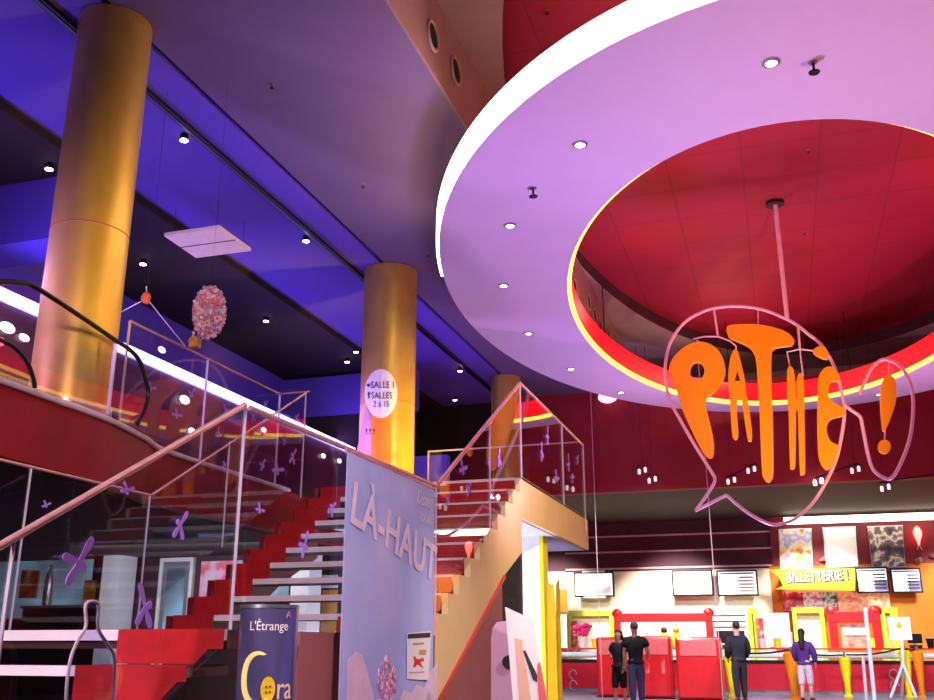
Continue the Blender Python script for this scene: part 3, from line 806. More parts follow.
# square pale panel below the dark ceiling, warm light on it added as emission
zp = 7.0
quad = [atz(164, 236, zp), atz(219, 228, zp), atz(251, 251, zp), atz(196, 258, zp)]
cx_ = sum((q.x for q in quad)) / 4; cy_ = sum((q.y for q in quad)) / 4
t = thing('ceiling_panel', 'square pale panel hanging under the edge of the dark ceiling', 'ceiling panel', (cx_, cy_, zp))
MB().prism(quad, (0, 0, .05)).build('board', mat('panel_glow', (226, 196, 184), .6, emit=.30, ecol=(226, 180, 176)), t)
mA, mB2 = (quad[0] + quad[3]) / 2, (quad[1] + quad[2]) / 2
MB().bar(mA + Vector((0, 0, -.004)), mB2 + Vector((0, 0, -.004)), .015, .006).build('seam', m_dark, t)
for q in quad:
    c0 = Vector((cx_, cy_, zp)); w = c0 + (q - c0) * .8
    MB().tube([w + Vector((0, 0, .05)), Vector((w.x, w.y, CEIL - .12 if w.x < XD else CEIL))], .0025, 6).build('hanger_wire', m_darkmetal, t)

# hanging decorations: balloon cluster with its basket, and a small lantern bundle
m_ball = print_mat('balloon_colours', [(.30, (224, 60, 90)), (.40, (240, 200, 210)), (.5, (150, 140, 190)), (.58, (220, 50, 70)), (.7, (236, 220, 230))], scale=13, emit=.10)
def hang(px, py, y): return aty(px, py, y)
yb = 8.4
bc = hang(209, 312, yb)
t = thing('balloon_cluster', 'oval cluster of tiny pink and grey balloons hanging over the upper floor', 'hanging decoration', tuple(bc))
mb = MB()
for i in range(420):
    zz = 1 - 2 * (i + .5) / 420; rr = math.sqrt(1 - zz * zz); a = i * 2.39996
    k_ = .86 + random.random() * .16
    mb.ball(bc + Vector((rr * math.cos(a) * .165 * k_, rr * math.sin(a) * .165 * k_, zz * .29 * k_)), .023, n=6, m=4)
o = mb.build('balloons', m_ball, t, smooth=True); o['kind'] = 'stuff'
hb = hang(195, 344, yb)
MB().box(hb.x - .05, yb - .04, hb.z - .04, hb.x + .05, yb + .04, hb.z + .03).prism([(hb.x - .06, yb - .05, hb.z + .03), (hb.x + .06, yb - .05, hb.z + .03), (hb.x, yb - .05, hb.z + .09)], (0, .1, 0)).build('basket', mat('basket_ochre', (214, 150, 70), .7, var=.3, scale=30), t)
for dx in (-.04, 0, .05):
    MB().tube([(hb.x + dx, yb, hb.z + .03), (bc.x + dx * 1.5, yb, bc.z - .2)], .004, 5).build('string', m_white, t)
MB().tube([(bc.x, yb, bc.z + .26), (bc.x, yb, CEIL if bc.x > XD else CEIL - .12)], .0012, 5).build('hanging_wire', m_darkmetal, t)
MB().tube([hb + Vector((-.02, 0, .03)), hb + Vector((-.03, 0, .12))], .01, 6).ball(hb + Vector((-.03, 0, .13)), .02, n=8, m=6).build('finial', m_white, t)
lb_ = hang(146, 298, yb)
t = thing('lantern_bundle', 'small orange hanging lantern bundle beside the big column', 'hanging decoration', tuple(lb_))
MB().ball(lb_, .055, .05, .07, 12, 8).ball(lb_ + Vector((.02, 0, -.04)), .035, n=8, m=6).build('lantern', mat('lantern_orange', (230, 110, 40), .6, var=.4, scale=40), t, smooth=True)
MB().tube([lb_ + Vector((0, 0, .06)), lb_ + Vector((-.012, 0, .14))], .006, 6).build('stem', m_white, t)
MB().tube([lb_ + Vector((0, 0, .1)), Vector((lb_.x, yb, CEIL - .12 if lb_.x < XD else CEIL))], .002, 5).build('hanging_wire', m_darkmetal, t)
w1 = tag(MB().tube([hang(121, 312, yb), lb_ + Vector((-.05, 0, -.03))], .006, 6).build('guide_wire', m_joint), 'short pale wire from the big column to the orange lantern', 'wire')
w2 = tag(MB().tube([lb_ + Vector((.05, 0, -.05)), hang(185, 346, yb)], .006, 6).build('guide_wire', m_joint), 'pale wire slanting from the orange lantern down to the balloon basket', 'wire')

# round room sign on the second column
yc = YC[1]; cr2 = .46
def onc(px, py, r):                                # point on the column's surface
    d = ray(px, py); ox, oy = -(XC + .04), -yc
    A = d[0] ** 2 + d[1] ** 2; B = 2 * (d[0] * ox + d[1] * oy); Cc = ox * ox + oy * oy - r * r
    D = B * B - 4 * A * Cc
    tt = (-B - math.sqrt(max(D, 0))) / (2 * A)
    return Vector((d[0] * tt, d[1] * tt, EYE + d[2] * tt))


def patch(pts, r, m, name, parent):
    """polygon wrapped on the column, with thickness"""
    bm = bmesh.new(); vs = [bm.verts.new((x, y, 0)) for x, y in pts]; ee = [bm.edges.new((vs[i], vs[(i + 1) % len(vs)])) for i in range(len(vs))]
    bmesh.ops.triangle_fill(bm, edges=ee, use_beauty=True)
    for _ in range(2): bmesh.ops.subdivide_edges(bm, edges=bm.edges[:], cuts=1, use_grid_fill=True)
    bmesh.ops.triangulate(bm, faces=bm.faces[:])
    bm.verts.index_update(); nv = len(bm.verts)
    V = [onc(v.co.x, v.co.y, r) for v in bm.verts]; W = [onc(v.co.x, v.co.y, r + .006) for v in bm.verts]
    F_ = [tuple(v.index for v in f.verts) for f in bm.faces]
    fs = F_ + [tuple(i + nv for i in reversed(f)) for f in F_]
    for e in bm.edges:
        if len(e.link_faces) == 1: a, b = e.verts[0].index, e.verts[1].index; fs.append((a, b, b + nv, a + nv))
    bm.free()
    return MB().add([tuple(v) for v in V] + [tuple(v) for v in W], fs).build(name, m, parent)


rs = thing('room_sign', 'round white room sign with pink and orange tail wrapped on the gold column', 'sign', tuple(onc(381, 395, cr2 + .012)))
patch([(366, 404), (371, 420), (371, 470), (362, 462), (357, 450)], cr2 + .002, m_mauve, 'pink_tail', rs)
patch([(371, 414), (391, 414), (391, 472), (371, 468)], cr2 + .002, m_conor, 'orange_tail', rs)
ov = [(381 + 16.5 * math.cos(a), 394 + 25 * math.sin(a) * (1 if math.sin(a) < 0 else .96)) for a in [2 * PI * i / 28 for i in range(28)]]
patch(ov, cr2 + .01, m_whitepaint, 'board', rs)
def colwarp(px0, py0, sx, sy, r=.478):
    return lambda a, b, d: onc(px0 + a * sx, py0 - b * sy, r + d)
for s_, x0, y0, sz in (('SALLE 1', 370.5, 388, 9.5), ('SALLES', 371, 398.5, 9), ('2 à 15', 373, 407, 8.5)):
    text('lettering', s_, (0, 0, 0), (1, 0, 0), (0, 0, 1), 1, m_ink, rs, .004, colwarp(x0, y0, sz * .78, sz))
text('lettering', '!!!', (0, 0, 0), (1, 0, 0), (0, 0, 1), 1, m_ink, rs, .004, colwarp(364.5, 434, 14, 8, cr2 + .010))
patch([(366.2, 385), (368.8, 383), (368.8, 384.4), (370, 384.4), (370, 385.8), (368.8, 385.8), (368.8, 387.2)], cr2 + .018, m_ink, 'arrow', rs)
patch([(368.6, 391.5), (370.2, 394), (369.2, 394), (369.2, 398.5), (368, 398.5), (368, 394), (367, 394)], cr2 + .018, m_ink, 'arrow', rs)

# ================================================================== hanging banner on the half-landing glass
XBn = -2.832
tl, tr_ = atx(347, 450, XBn), atx(434, 489, XBn)
y0, y1 = tl.y, tr_.y
m_bansky = print_mat('banner_sky', [(.35, (164, 182, 236)), (.55, (184, 192, 240)), (.72, (212, 210, 242))], scale=1.2, detail=2)
bn = thing('film_banner', 'tall pale blue film banner hung from the half landing rail', 'banner', (XBn, (y0 + y1) / 2, 0))
# gently rippled cloth
NX, NZ = 40, 14
mbn = MB(); rows = []
for k in range(2):
    for i in range(NX + 1):
        f = i / NX; y = y0 + (y1 - y0) * f; zt = tl.z + (tr_.z - tl.z) * f
        for j in range(NZ + 1):
            g = j / NZ
            z = .02 + (zt - .02) * (1 - g)
            w = .004 * math.sin(f * 19 + .6) * (.3 + .7 * math.sin(g * 2.2)) + .0015 * math.sin(f * 47)
            rows.append((XBn + w + (.004 if k else 0), y, z))
M_ = (NX + 1) * (NZ + 1); fs = []
for i in range(NX):
    for j in range(NZ):
        a = i * (NZ + 1) + j; q = (a, a + 1, a + NZ + 2, a + NZ + 1); fs.append(q); fs.append(tuple(M_ + v for v in reversed(q)))
for i in range(NX):
    for j in (0, NZ):
        a = i * (NZ + 1) + j; b = a + NZ + 1; fs.append((a, b, b + M_, a + M_))
for j in range(NZ):
    for i in (0, NX):
        a = i * (NZ + 1) + j; fs.append((a, a + 1, a + 1 + M_, a + M_))
mbn.add(rows, fs).build('cloth', m_bansky, bn, smooth=True)
XO = XBn + .0125
MB().tube([(XBn, y0 - .02, tl.z), (XBn, y1 + .02, tr_.z)], .013, 8).build('top_rod', m_steel, bn)
# the big title: runs down across the banner
pa, pb = atx(349, 520, XO), atx(437, 583, XO)
du = (pb - pa); L_ = du.length; du.normalize(); dv = Vector((1, 0, 0)).cross(du)
m_title = mat('title_white', (232, 214, 228), .5)
text('lettering', 'LÀ-HAUT', pa, du, dv, .42, m_title, bn, .002, fit=L_ * .97, bold=.02)
text('lettering', 'Disney', (XO, y1 - .46, tl.z - .19), (0, 1, 0), (0, 0, 1), .17, m_title, bn, .002, shear=.3, fit=.40)
text('lettering', 'PIXAR', (XO, y1 - .40, tl.z - .33), (0, 1, 0), (0, 0, 1), .11, m_title, bn, .002, fit=.32)
# printed clouds, light beam and balloons at the foot
def ban(name, pts, m, d=.004): return MB().prism([atx(x, y, XO - .004) for x, y in pts], (d, 0, 0)).build(name, m, bn)
m_cloud = mat('printed_cloud', (226, 196, 214), .6, var=.08, scale=4)
ban('printed_cloud', [(348, 660), (356, 652), (362, 655), (366, 668), (372, 690), (377, 720), (347, 720)], m_cloud)
ban('printed_cloud', [(400, 700), (404, 690), (412, 694), (416, 684), (424, 688), (430, 672), (437, 664), (437, 722), (400, 722)], m_cloud)
mb = MB()
for i in range(130):
    a = random.random() * 2 * PI; r = math.sqrt(random.random())
    x, y = 387 + 9.5 * r * math.cos(a), 684 + 27 * r * math.sin(a)
    q = atx(x, y, XO)
    mb.ball(q, .006, .017, .02, n=6, m=4)
mb.build('printed_balloons', m_ball, bn)
# notice stuck on the banner
XN = XO + .004
nq = [atx(407, 633, XN), atx(431, 631, XN), atx(428, 680, XN), atx(407, 679, XN)]
nt_ = thing('notice_sheet', 'small white notice with dark heading and red figure stuck on the banner', 'notice', tuple(nq[3]))
MB().prism(nq, (.004, 0, 0)).build('paper', m_whitepaint, nt_)
def nqp(name, pts, m): return MB().prism([atx(x, y, XN + .005) for x, y in pts], (.002, 0, 0)).build(name, m, nt_)
nqp('heading', [(407.6, 634), (430.4, 632.6), (430, 637.4), (407.6, 638.6)], m_ink)
nqp('lettering', [(413, 643), (424, 642.4), (424, 644.4), (413, 645)], m_inkgold)
nqp('block', [(419, 650), (426, 649.6), (425.6, 655), (419, 655)], m_inkgold)
nqp('figure', [(413, 657), (415, 656), (416, 659), (420, 659), (423, 657.5), (424, 661), (420, 662), (423, 668), (417, 664), (415, 667.5), (413, 667), (414.4, 661.5)], m_red)
nqp('lettering', [(409, 672), (424, 671.4), (424, 672.6), (409, 673.4)], m_mauve)

# ================================================================== curved film stand at the stair foot
cc = Vector((-2.47, 0, 0)); d_ = ray(267, 660); cc.y = cc.x / d_[0] * d_[1]; R_ = .145
zt = .0
_c = math.hypot(cc.x, cc.y)
zt = atx(267, 606, cc.x).z
a0 = math.atan2(-cc.y, -cc.x)                     # facing the hall
cs = thing('film_stand', 'round blue grey film stand with moon shaped title beside the landing', 'display stand', (cc.x, cc.y, 0))
m_stand = print_mat('stand_print', [(.35, (72, 68, 104)), (.5, (84, 80, 124)), (.62, (104, 104, 186))], scale=3.2, stretch=(1, 1, .15), rough=.22)
MB().lathe((cc.x, cc.y, 0), [(R_, .01), (R_, zt)], 40).build('tube_body', m_stand, cs, smooth=True)
MB().lathe((cc.x, cc.y, 0), [(R_ + .03, 0), (R_ + .03, .015)], 40).build('base', m_darkmetal, cs, smooth=True)
MB().lathe((cc.x, cc.y, zt), [(R_ + .004, -.012), (R_ + .004, .004)], 40).build('top_rim', m_metal, cs, smooth=True)
def cyl(u, z, r): return Vector((cc.x + r * math.cos(a0 + u / R_), cc.y + r * math.sin(a0 + u / R_), z))
def cw_(u0, z0): return lambda a, b, d: cyl(u0 + a, z0 + b, R_ + .001 + d)
px1 = 5.0 / 1005
text('lettering', "L'Étrange", (0, 0, 0), (1, 0, 0), (0, 0, 1), .062, m_whitepaint, cs, .003, cw_(-.098, zt - .118), sx=.85)
text('lettering', "A", (0, 0, 0), (1, 0, 0), (0, 0, 1), .05, m_mauve, cs, .003, cw_(.085, zt - .06), sx=.85)
m_moon = mat('moon_yellow', (252, 236, 150), .5, var=.1, scale=8, emit=.15)
def cpatch(pts, m, name, rr=.002):
    n_ = len(pts); bm = bmesh.new(); vs = [bm.verts.new((x, y, 0)) for x, y in pts]
    bmesh.ops.triangle_fill(bm, edges=[bm.edges.new((vs[i], vs[(i + 1) % n_])) for i in range(n_)], use_beauty=True)
    bm.verts.index_update()
    A = [cyl(v.co.x, v.co.y, R_ + rr) for v in bm.verts]; B = [cyl(v.co.x, v.co.y, R_ + rr + .003) for v in bm.verts]
    F_ = [tuple(v.index for v in f.verts) for f in bm.faces]; nv = len(A)
    fs = F_ + [tuple(i + nv for i in reversed(f)) for f in F_] + [(e.verts[0].index, e.verts[1].index, e.verts[1].index + nv, e.verts[0].index + nv) for e in bm.edges if len(e.link_faces) == 1]
    bm.free(); return MB().add([tuple(v) for v in A] + [tuple(v) for v in B], fs).build(name, m, cs)


zc = zt - .34
moon = []
for i in range(21):
    a = 1.05 + (5.5 - 1.05) * i / 20; moon.append((-.045 + .085 * math.cos(a), zc + .125 * math.sin(a)))
for i in range(19, 0, -1):
    a = 1.05 + (5.5 - 1.05) * i / 20; w = .012 + .012 * math.sin(PI * i / 20); moon.append((-.040 + (.085 - w * 1.2) * math.cos(a), zc + (.125 - w * 1.1) * math.sin(a)))
cpatch(moon, m_moon, 'letter')
cpatch([(.012 + .034 * math.cos(2 * PI * i / 20), zc - .05 + .058 * math.sin(2 * PI * i / 20)) for i in range(20)], mat('button_yellow', (244, 206, 40), .5, emit=.1), 'button')
for dx, dz in ((-.009, .012), (.009, .012), (-.009, -.012), (.009, -.012)):
    cpatch([(.012 + dx + .004 * math.cos(2 * PI * i / 8), zc - .05 + dz + .006 * math.sin(2 * PI * i / 8)) for i in range(8)], m_ink, 'button_hole', .006)
text('lettering', 'ra', (0, 0, 0), (1, 0, 0), (0, 0, 1), .15, mat('title_peach', (255, 214, 180), .5, emit=.1), cs, .003, cw_(.05, zc - .095), sx=.75)
cpatch([(.03, zc - .14), (.12, zc - .13), (.12, zc - .115), (.03, zc - .122)], m_mauve, 'underline')

# clear bottle shaped display behind the lower flight glass
XA = -2.62
t = thing('acrylic_display', 'clear violet bottle shaped display standing by the lower steps', 'display stand', (XA, atx(92, 690, XA).y, 0))
bot = [(86, 604), (98, 604), (98, 628), (108, 645), (115, 660), (113, 700), (110, 760), (108, 800), (70, 800), (67, 760), (66, 700), (70, 662), (78, 640), (86, 626)]
P = [atx(x, y, XA) for x, y in bot]
o_low = min(p.z for p in P)
P = [Vector((p.x, p.y, max(p.z, .012))) for p in P]
MB().tube(spline(P, 4, True), .007, 6, closed=True).build('frame', m_joint, t, smooth=True)
MB().prism(spline(P, 4, True), (.006, 0, 0)).build('clear_panel', m_clear, t)

# ================================================================== café and shop front under the upper floor
YK = 13.4
struct('wall_shop', MB().box(-18, YK, 0, XS - .3, YK + .3, MB0 - .03), mat('shop_wall_dark', (70, 36, 44), .6))
def K_(x0, y0, x1, y1, y=YK): return rect(x0, y0, x1, y1, y)
def win(n_, x0, y0, x1, y1):
    a, b, c0, d = K_(x0, y0, x1, y1)
    w = struct('window_%d' % n_, MB().box(a, YK - .03, c0, b, YK - .001, d), m_winglow)
    f = MB()
    f.box(a - .04, YK - .06, c0 - .04, a, YK - .001, d + .04).box(b, YK - .06, c0 - .04, b + .04, YK - .001, d + .04).box(a, YK - .06, d, b, YK - .001, d + .04).box(a, YK - .06, c0 - .04, b, YK - .001, c0)
    f.build('frame', m_darkmetal, w)
    return a, b, c0, d
win(1, -30, 548, 94, 618)
win(2, 234, 560, 291, 604)
a, b, c0, d = K_(164, 562, 191, 604)
dd = struct('door_1', MB().box(a, YK - .05, 0, b, YK - .001, d), mat('door_grey', (120, 116, 124), .5, emit=.06))
MB().box(a + .08, YK - .06, .9, b - .08, YK - .051, d - .1).build('pane', m_winglow, dd)
MB().box(a - .06, YK - .07, 0, a, YK - .001, d + .06).box(b, YK - .07, 0, b + .06, YK - .001, d + .06).box(a, YK - .07, d, b, YK - .001, d + .06).build('frame', m_whitepaint, dd)
for (x0, x1, tx) in ((101, 119, 'white square pillar beside the café window with bottles'), (291, 309, 'white square pillar seen between the open stair treads')):
    a, b, c0, d = K_(x0, 545, x1, 620, YK - .6)
    MB()
    t = thing('square_pillar', tx, 'pillar', ((a + b) / 2, YK - .4, 0), 'white pillars of the café'); t['kind'] = 'thing'
    MB().box(a, YK - .6, 0, b, YK - .2, MB0 - .04).build('shaft', m_whitepaint, t)
    MB().box(a - .03, YK - .63, 0, b + .03, YK - .17, .12).build('plinth', m_metal, t)
def wallthing(name, label, cat, x0, y0, x1, y1, m, y=YK - .08, dep=.04, group=None):
    a, b, c0, d = K_(x0, y0, x1, y1, y)
    return tag(MB().box(a, y, c0, b, y + dep, d).build(name, m, origin=(a, y, c0)), label, cat, group)
wallthing('wall_poster', 'orange poster hanging in the café window', 'poster', 20, 570, 37, 598, print_mat('poster_orange', [(.4, (190, 80, 30)), (.6, (230, 140, 60))], 4))
wallthing('wall_poster', 'yellow framed poster beside the white café pillar', 'poster', 83, 580, 94, 606, print_mat('poster_yellow', [(.4, (210, 150, 40)), (.6, (150, 90, 30))], 6))
wallthing('wall_poster', 'painted pink lit patch right of the café door', 'poster', 200, 561, 233, 602, print_mat('pink_lit_patch', [(.4, (214, 90, 120)), (.5, (226, 160, 190)), (.65, (190, 200, 226))], 3, emit=.12))  # pinkish lit patch of wall, put in as a faintly glowing panel
wallthing('wall_poster', 'small pale sign on the plum wall seen between treads', 'sign', 322, 575, 337, 588, m_lilac)
wallthing('curtain', 'ochre curtain strip behind the open treads beside the banner', 'curtain', 321, 590, 335, 640, mat('ochre_cloth', (196, 140, 50), .8, var=.15), dep=.07)
# café shelf, jug and plants
a, b, c0, d = K_(22, 608, 80, 624, YK - .7)
t = thing('cafe_shelf', 'dark shelf unit below the café window', 'shelf', ((a + b) / 2, YK - .5, 0))
MB().box(a, YK - .7, 0, b, YK - .3, d).build('body', m_darkmetal, t)
MB().box(a - .03, YK - .73, d, b + .03, YK - .27, d + .04).build('top_board', m_metal, t)
a, b, c0, d = K_(44, 572, 53, 604, YK - .5)
t = thing('steel_urn', 'tall silver urn standing on the café shelf', 'urn', ((a + b) / 2, YK - .5, K_(22, 608, 80, 624, YK - .7)[3] + .04))
za_ = K_(22, 608, 80, 624, YK - .7)[3] + .042
MB().lathe(((a + b) / 2, YK - .5, za_), [(.06, 0), (.075, .05), (.07, .4), (.04, .52), (.02, .6)], 16).build('body', m_metal, t, smooth=True)
MB().lathe(((a + b) / 2, YK - .5, za_ + .6), [(.03, 0), (.03, .03)], 12).build('lid', m_darkmetal, t, smooth=True)
a, b, c0, d = K_(226, 606, 284, 640, YK - .55)
t = thing('plant_trough', 'trough of dark curly plants under the lit window behind the treads', 'planter', ((a + b) / 2, YK - .45, 0))
MB().box(a, YK - .6, 0, b, YK - .3, d - .12).build('trough', m_darkmetal, t)
mb = MB()
for i in range(70):
    x = a + (b - a) * random.random(); z = d - .12 + .16 * random.random()
    s_ = .05 + .05 * random.random()
    mb.tube([(x, YK - .45, d - .14), (x + s_ * random.uniform(-1, 1), YK - .45 + random.uniform(-.1, .1), z), (x + s_ * random.uniform(-2, 2), YK - .45 + random.uniform(-.12, .12), z + s_ * .4)], [.012, .018, .006], 5)
o = mb.build('foliage', m_plant, t); o['kind'] = 'stuff'

# ================================================================== boards and posts to the right of the stairs
# yellow folded totem
def Q(pts, y): return [aty(x, z, y) for x, z in pts]
yt = 9.6
zt0 = 0.0
t = thing('yellow_totem', 'tall bright yellow folded board standing beside the stairs', 'display board', (aty(552, 690, yt).x, yt, 0))
p0, p1, p2, p3 = Q([(547, 580), (550.5, 584), (553.5, 584), (557.5, 577)], yt)
pb0, pb1 = aty(547, 700, yt), aty(558, 700, yt)
MB().prism([Vector((pb0.x, yt, .0)), Vector((pb1.x, yt, .0)), Vector((p2.x + .015, yt, p2.z - .35)), p2, p1, p0], (0, .02, 0)).build('front_board', m_yellow, t)
MB().prism([Vector((pb1.x - .03, yt + .05, .0)), Vector((pb1.x + .02, yt + .09, .0)), p3 + Vector((0, .09, 0)), p2 + Vector((.01, .05, 0))], (0, .015, 0)).build('rear_board', mat('dull_yellow', (206, 168, 30), .5), t)
MB().box(pb0.x, yt - .05, 0, pb1.x + .03, yt + .14, .02).build('foot', m_darkmetal, t)
# leaning white standee with a printed walker
yq = 7.2
t = thing('cardboard_standee', 'white cut out board with printed legs leaning beside the stairs', 'display board', (aty(525, 700, yq).x, yq, 0))
out = [aty(505, 607, yq), aty(531, 619, yq), aty(537, 650, yq), aty(545, 690, yq)]
bl, br_ = aty(523, 760, yq), aty(560, 760, yq)
MB().prism([out[0], out[1], out[2], out[3], Vector((br_.x, yq, 0)), Vector((bl.x, yq, 0))], (0, .03, 0)).build('board', m_cardboard, t)
m_pr = mat('print_skin', (232, 186, 156), .6)
MB().prism(Q([(515, 638), (522, 640), (523, 655), (527, 672), (531, 700), (533, 740), (522, 740), (519, 690), (517, 660)], yq - .006), (0, .005, 0)).build('printed_figure', m_pr, t)
MB().prism(Q([(523, 651), (525, 650), (537, 675), (537, 682), (533, 680)], yq - .008), (0, .005, 0)).build('printed_stroke', m_ink, t)
MB().prism(Q([(537.5, 664), (540, 662), (545, 690), (549, 712), (540, 712), (538, 690)], yq - .008), (0, .005, 0)).build('printed_coat', mat('print_coral', (226, 104, 92), .6), t)
MB().bar((out[1].x - .05, yq + .035, out[1].z - .3), (bl.x + .1, yq + .5, .02), .04, .02).build('rear_strut', m_cardboard, t)
# mauve rounded board with a black knob
yr = 7.45
t = thing('mauve_panel', 'mauve board with rounded corner and black knob leaning on the stair wall', 'display board', (aty(498, 700, yr).x, yr, 0))
P = Q([(491, 640), (492.5, 628), (497, 622), (505, 621), (517, 621)], yr)
MB().prism(P + [Vector((aty(517, 700, yr).x, yr, 0)), Vector((aty(491, 700, yr).x, yr, 0))], (0, .04, 0)).build('board', m_mauve, t)
k = aty(509.5, 662, yr); MB().tube([k + Vector((0, -.03, 0)), k], .05, 14).build('knob', m_black, t, smooth=True)

# ================================================================== THE COUNTERS AT THE BACK
YCN = 28.2
zc1 = aty(750, 648, YCN).z; zc0 = aty(750, 660, YCN).z
xa, xb = aty(553, 670, YCN).x, 12.0
ct = thing('service_counter', 'long red service counter with white painted highlight rail across the back of the hall', 'counter', ((xa + xb) / 2, YCN, 0))
MB().box(xa, YCN, .10, xb, YCN + .08, zc0).build('front_panel', m_counter, ct)
MB().box(xa + .05, YCN + .06, 0, xb, YCN + .1, .10).build('kick_plate', m_metal, ct)
MB().box(xa, YCN - .10, zc1 - .04, xb, YCN + .7, zc1).build('worktop', m_counter, ct, bevel=.01)
zr = (zc0 + zc1) / 2 - .03
MB().tube([(xa, YCN - .08, zr), (xb, YCN - .08, zr)], .075, 12).build('front_rail_highlight', m_whitepaint, ct, smooth=True)  # painted white for the highlight along the red counter front
MB().box(xa, YCN - .02, zc0 - .09, xb, YCN + .02, zc0).build('dark_band', m_darkmetal, ct)
for px in (572, 912):
    x = aty(px, 670, YCN).x
for px, tx in ((573, 0), (893, 1)):
    x = aty(px, 670, YCN).x; z = aty(px, 676, YCN).z
    for dz, r_ in ((-.24, .10), (.04, .12)):
        MB().tube([(x + .1 * math.cos(a), YCN - .02, z + dz + .12 * math.sin(a)) for a in [2 * PI * i / 16 for i in range(13)]], .018, 6).build('ornament', m_mauve, ct)
# wall screens
SCR = [((574, 572, 614, 597), 'wall screen with pink skyline picture beside the landing', 'pic'), ((672, 570, 713, 596), 'menu screen over the red arch, nearer the skyline screen', 'menu'), ((717, 570, 758, 596), 'menu screen next to the yellow ticket sign', 'menu'),
       ((856, 567, 889, 593), 'dark framed menu screen right after the yellow ticket sign', 'menu2'), ((891, 568, 922, 593), 'dark framed menu screen nearest the plain orange wall', 'menu2')]
m_pic = print_mat('screen_picture', [(.35, (226, 150, 150)), (.5, (240, 196, 190)), (.65, (240, 190, 110))], scale=1.6, emit=.5, stretch=(1, 1, 1.5))
YT = YF - .5
for (x0, y0_, x1, y1_), tx, kd in SCR:
    a, b, c0, d = rect(x0, y0_, x1, y1_, YT)
    t = thing('wall_screen', tx, 'screen', ((a + b) / 2, YT, c0), 'screens over the counters')
    MB().box(a, YT, c0, b, YT + .10, d).build('casing', m_darkmetal, t, bevel=.015)
    e = .05
    MB().box(a + e, YT - .008, c0 + e, b - e, YT - .001, d - e).build('panel', m_screen, t)
    if kd == 'pic':
        MB().prism([aty(x, z, YT - .009) for x, z in ((577, 582), (578.5, 576), (580, 583), (583, 590), (588, 589), (592, 586), (594, 589), (599, 590), (604, 588), (611, 586), (611, 594), (577, 594))], (0, -.003, 0)).build('picture', m_pic, t)
        for zz_ in (c0 - .03, d - .01): MB().box((a + b) / 2 - .35, YT - .01, zz_, (a + b) / 2 + .35, YT + .04, zz_ + .05).build('clip', m_whitepaint, t)
    MB().box((a + b) / 2 - .15, YT + .10, (c0 + d) / 2 - .15, (a + b) / 2 + .15, YF - .13, (c0 + d) / 2 + .15).build('bracket', m_darkmetal, t)
    if kd != 'pic':
        mb = MB(); W = b - a; H_ = d - c0
        for i in range(5):
            z = c0 + H_ * (.16 + .13 * i); xl = a + W * (.50 + .06 * random.random())
            mb.box(xl, YT - .012, z, b - W * .1, YT - .009, z + H_ * .06)
        mb.build('lettering', m_inkgold if kd == 'menu' else m_ink, t)
        MB().box(a + W * .08, YT - .012, d - H_ * .16, b - W * .08, YT - .009, d - H_ * .10).build('heading', mat('heading_blue', (90, 100, 170), .5), t)
        if kd == 'menu2': MB().box(a + W * .55, YT - .0105, c0 + H_ * .08, b - W * .06, YT - .0095, c0 + H_ * .5).build('picture', mat('picture_violet', (120, 110, 160), .5, emit=.2), t)
# posters on the red wall
m_p1 = print_mat('poster_flowers', [(.35, (214, 60, 60)), (.42, (250, 214, 80)), (.5, (246, 240, 240)), (.58, (190, 176, 226)), (.68, (220, 236, 246))], 2.6, emit=.12)
m_p2 = print_mat('poster_white', [(.30, (214, 226, 200)), (.45, (250, 248, 244)), (.7, (255, 250, 246))], 2.0, emit=.3)
m_p3 = print_mat('poster_dark', [(.38, (60, 56, 66)), (.5, (120, 110, 110)), (.56, (236, 226, 200)), (.66, (110, 100, 110))], 3.2, emit=.08)
for (pts, m, tx) in (([(779, 530), (811, 529), (812, 572), (781, 573)], m_p1, 'bright poster with yellow and red splashes over the ticket sign'), ([(823, 528), (855, 527), (858, 566), (827, 567)], m_p2, 'nearly white poster in the middle of the red wall'), ([(868, 527), (902, 526), (905, 566), (873, 567)], m_p3, 'dark grey poster with pale lines beside the red lamp')):
    P = [aty(x, y, YF - .2) for x, y in pts]
    t = thing('wall_poster', tx, 'poster', tuple(P[3]), 'posters on the red wall')
    MB().prism(P, (0, .04, 0)).build('print', m, t)
    cc2 = sum(P, Vector()) / 4
    Pf = [cc2 + (p - cc2) * 1.05 + Vector((0, .041, 0)) for p in P]
    MB().prism(Pf, (0, .03, 0)).build('backing_frame', m_metal, t)
# light tube above the posters
pa, pb = aty(784, 521, YF - .8), aty(940, 516, YF - .8)
t = thing('tube_light', 'long glowing white tube light over the posters', 'lamp', tuple(pa))
MB().tube([pa, Vector((7.4, YF - .8, pb.z))], .10, 12).build('tube', m_tube, t, smooth=True)
for f in (.05, .5, .95):
    x = pa.x + (7.4 - pa.x) * f; MB().tube([(x, YF - .8, pa.z + .09), (x, YF - .8, ZS)], .012, 6).build('hanger_rod', m_darkmetal, t)
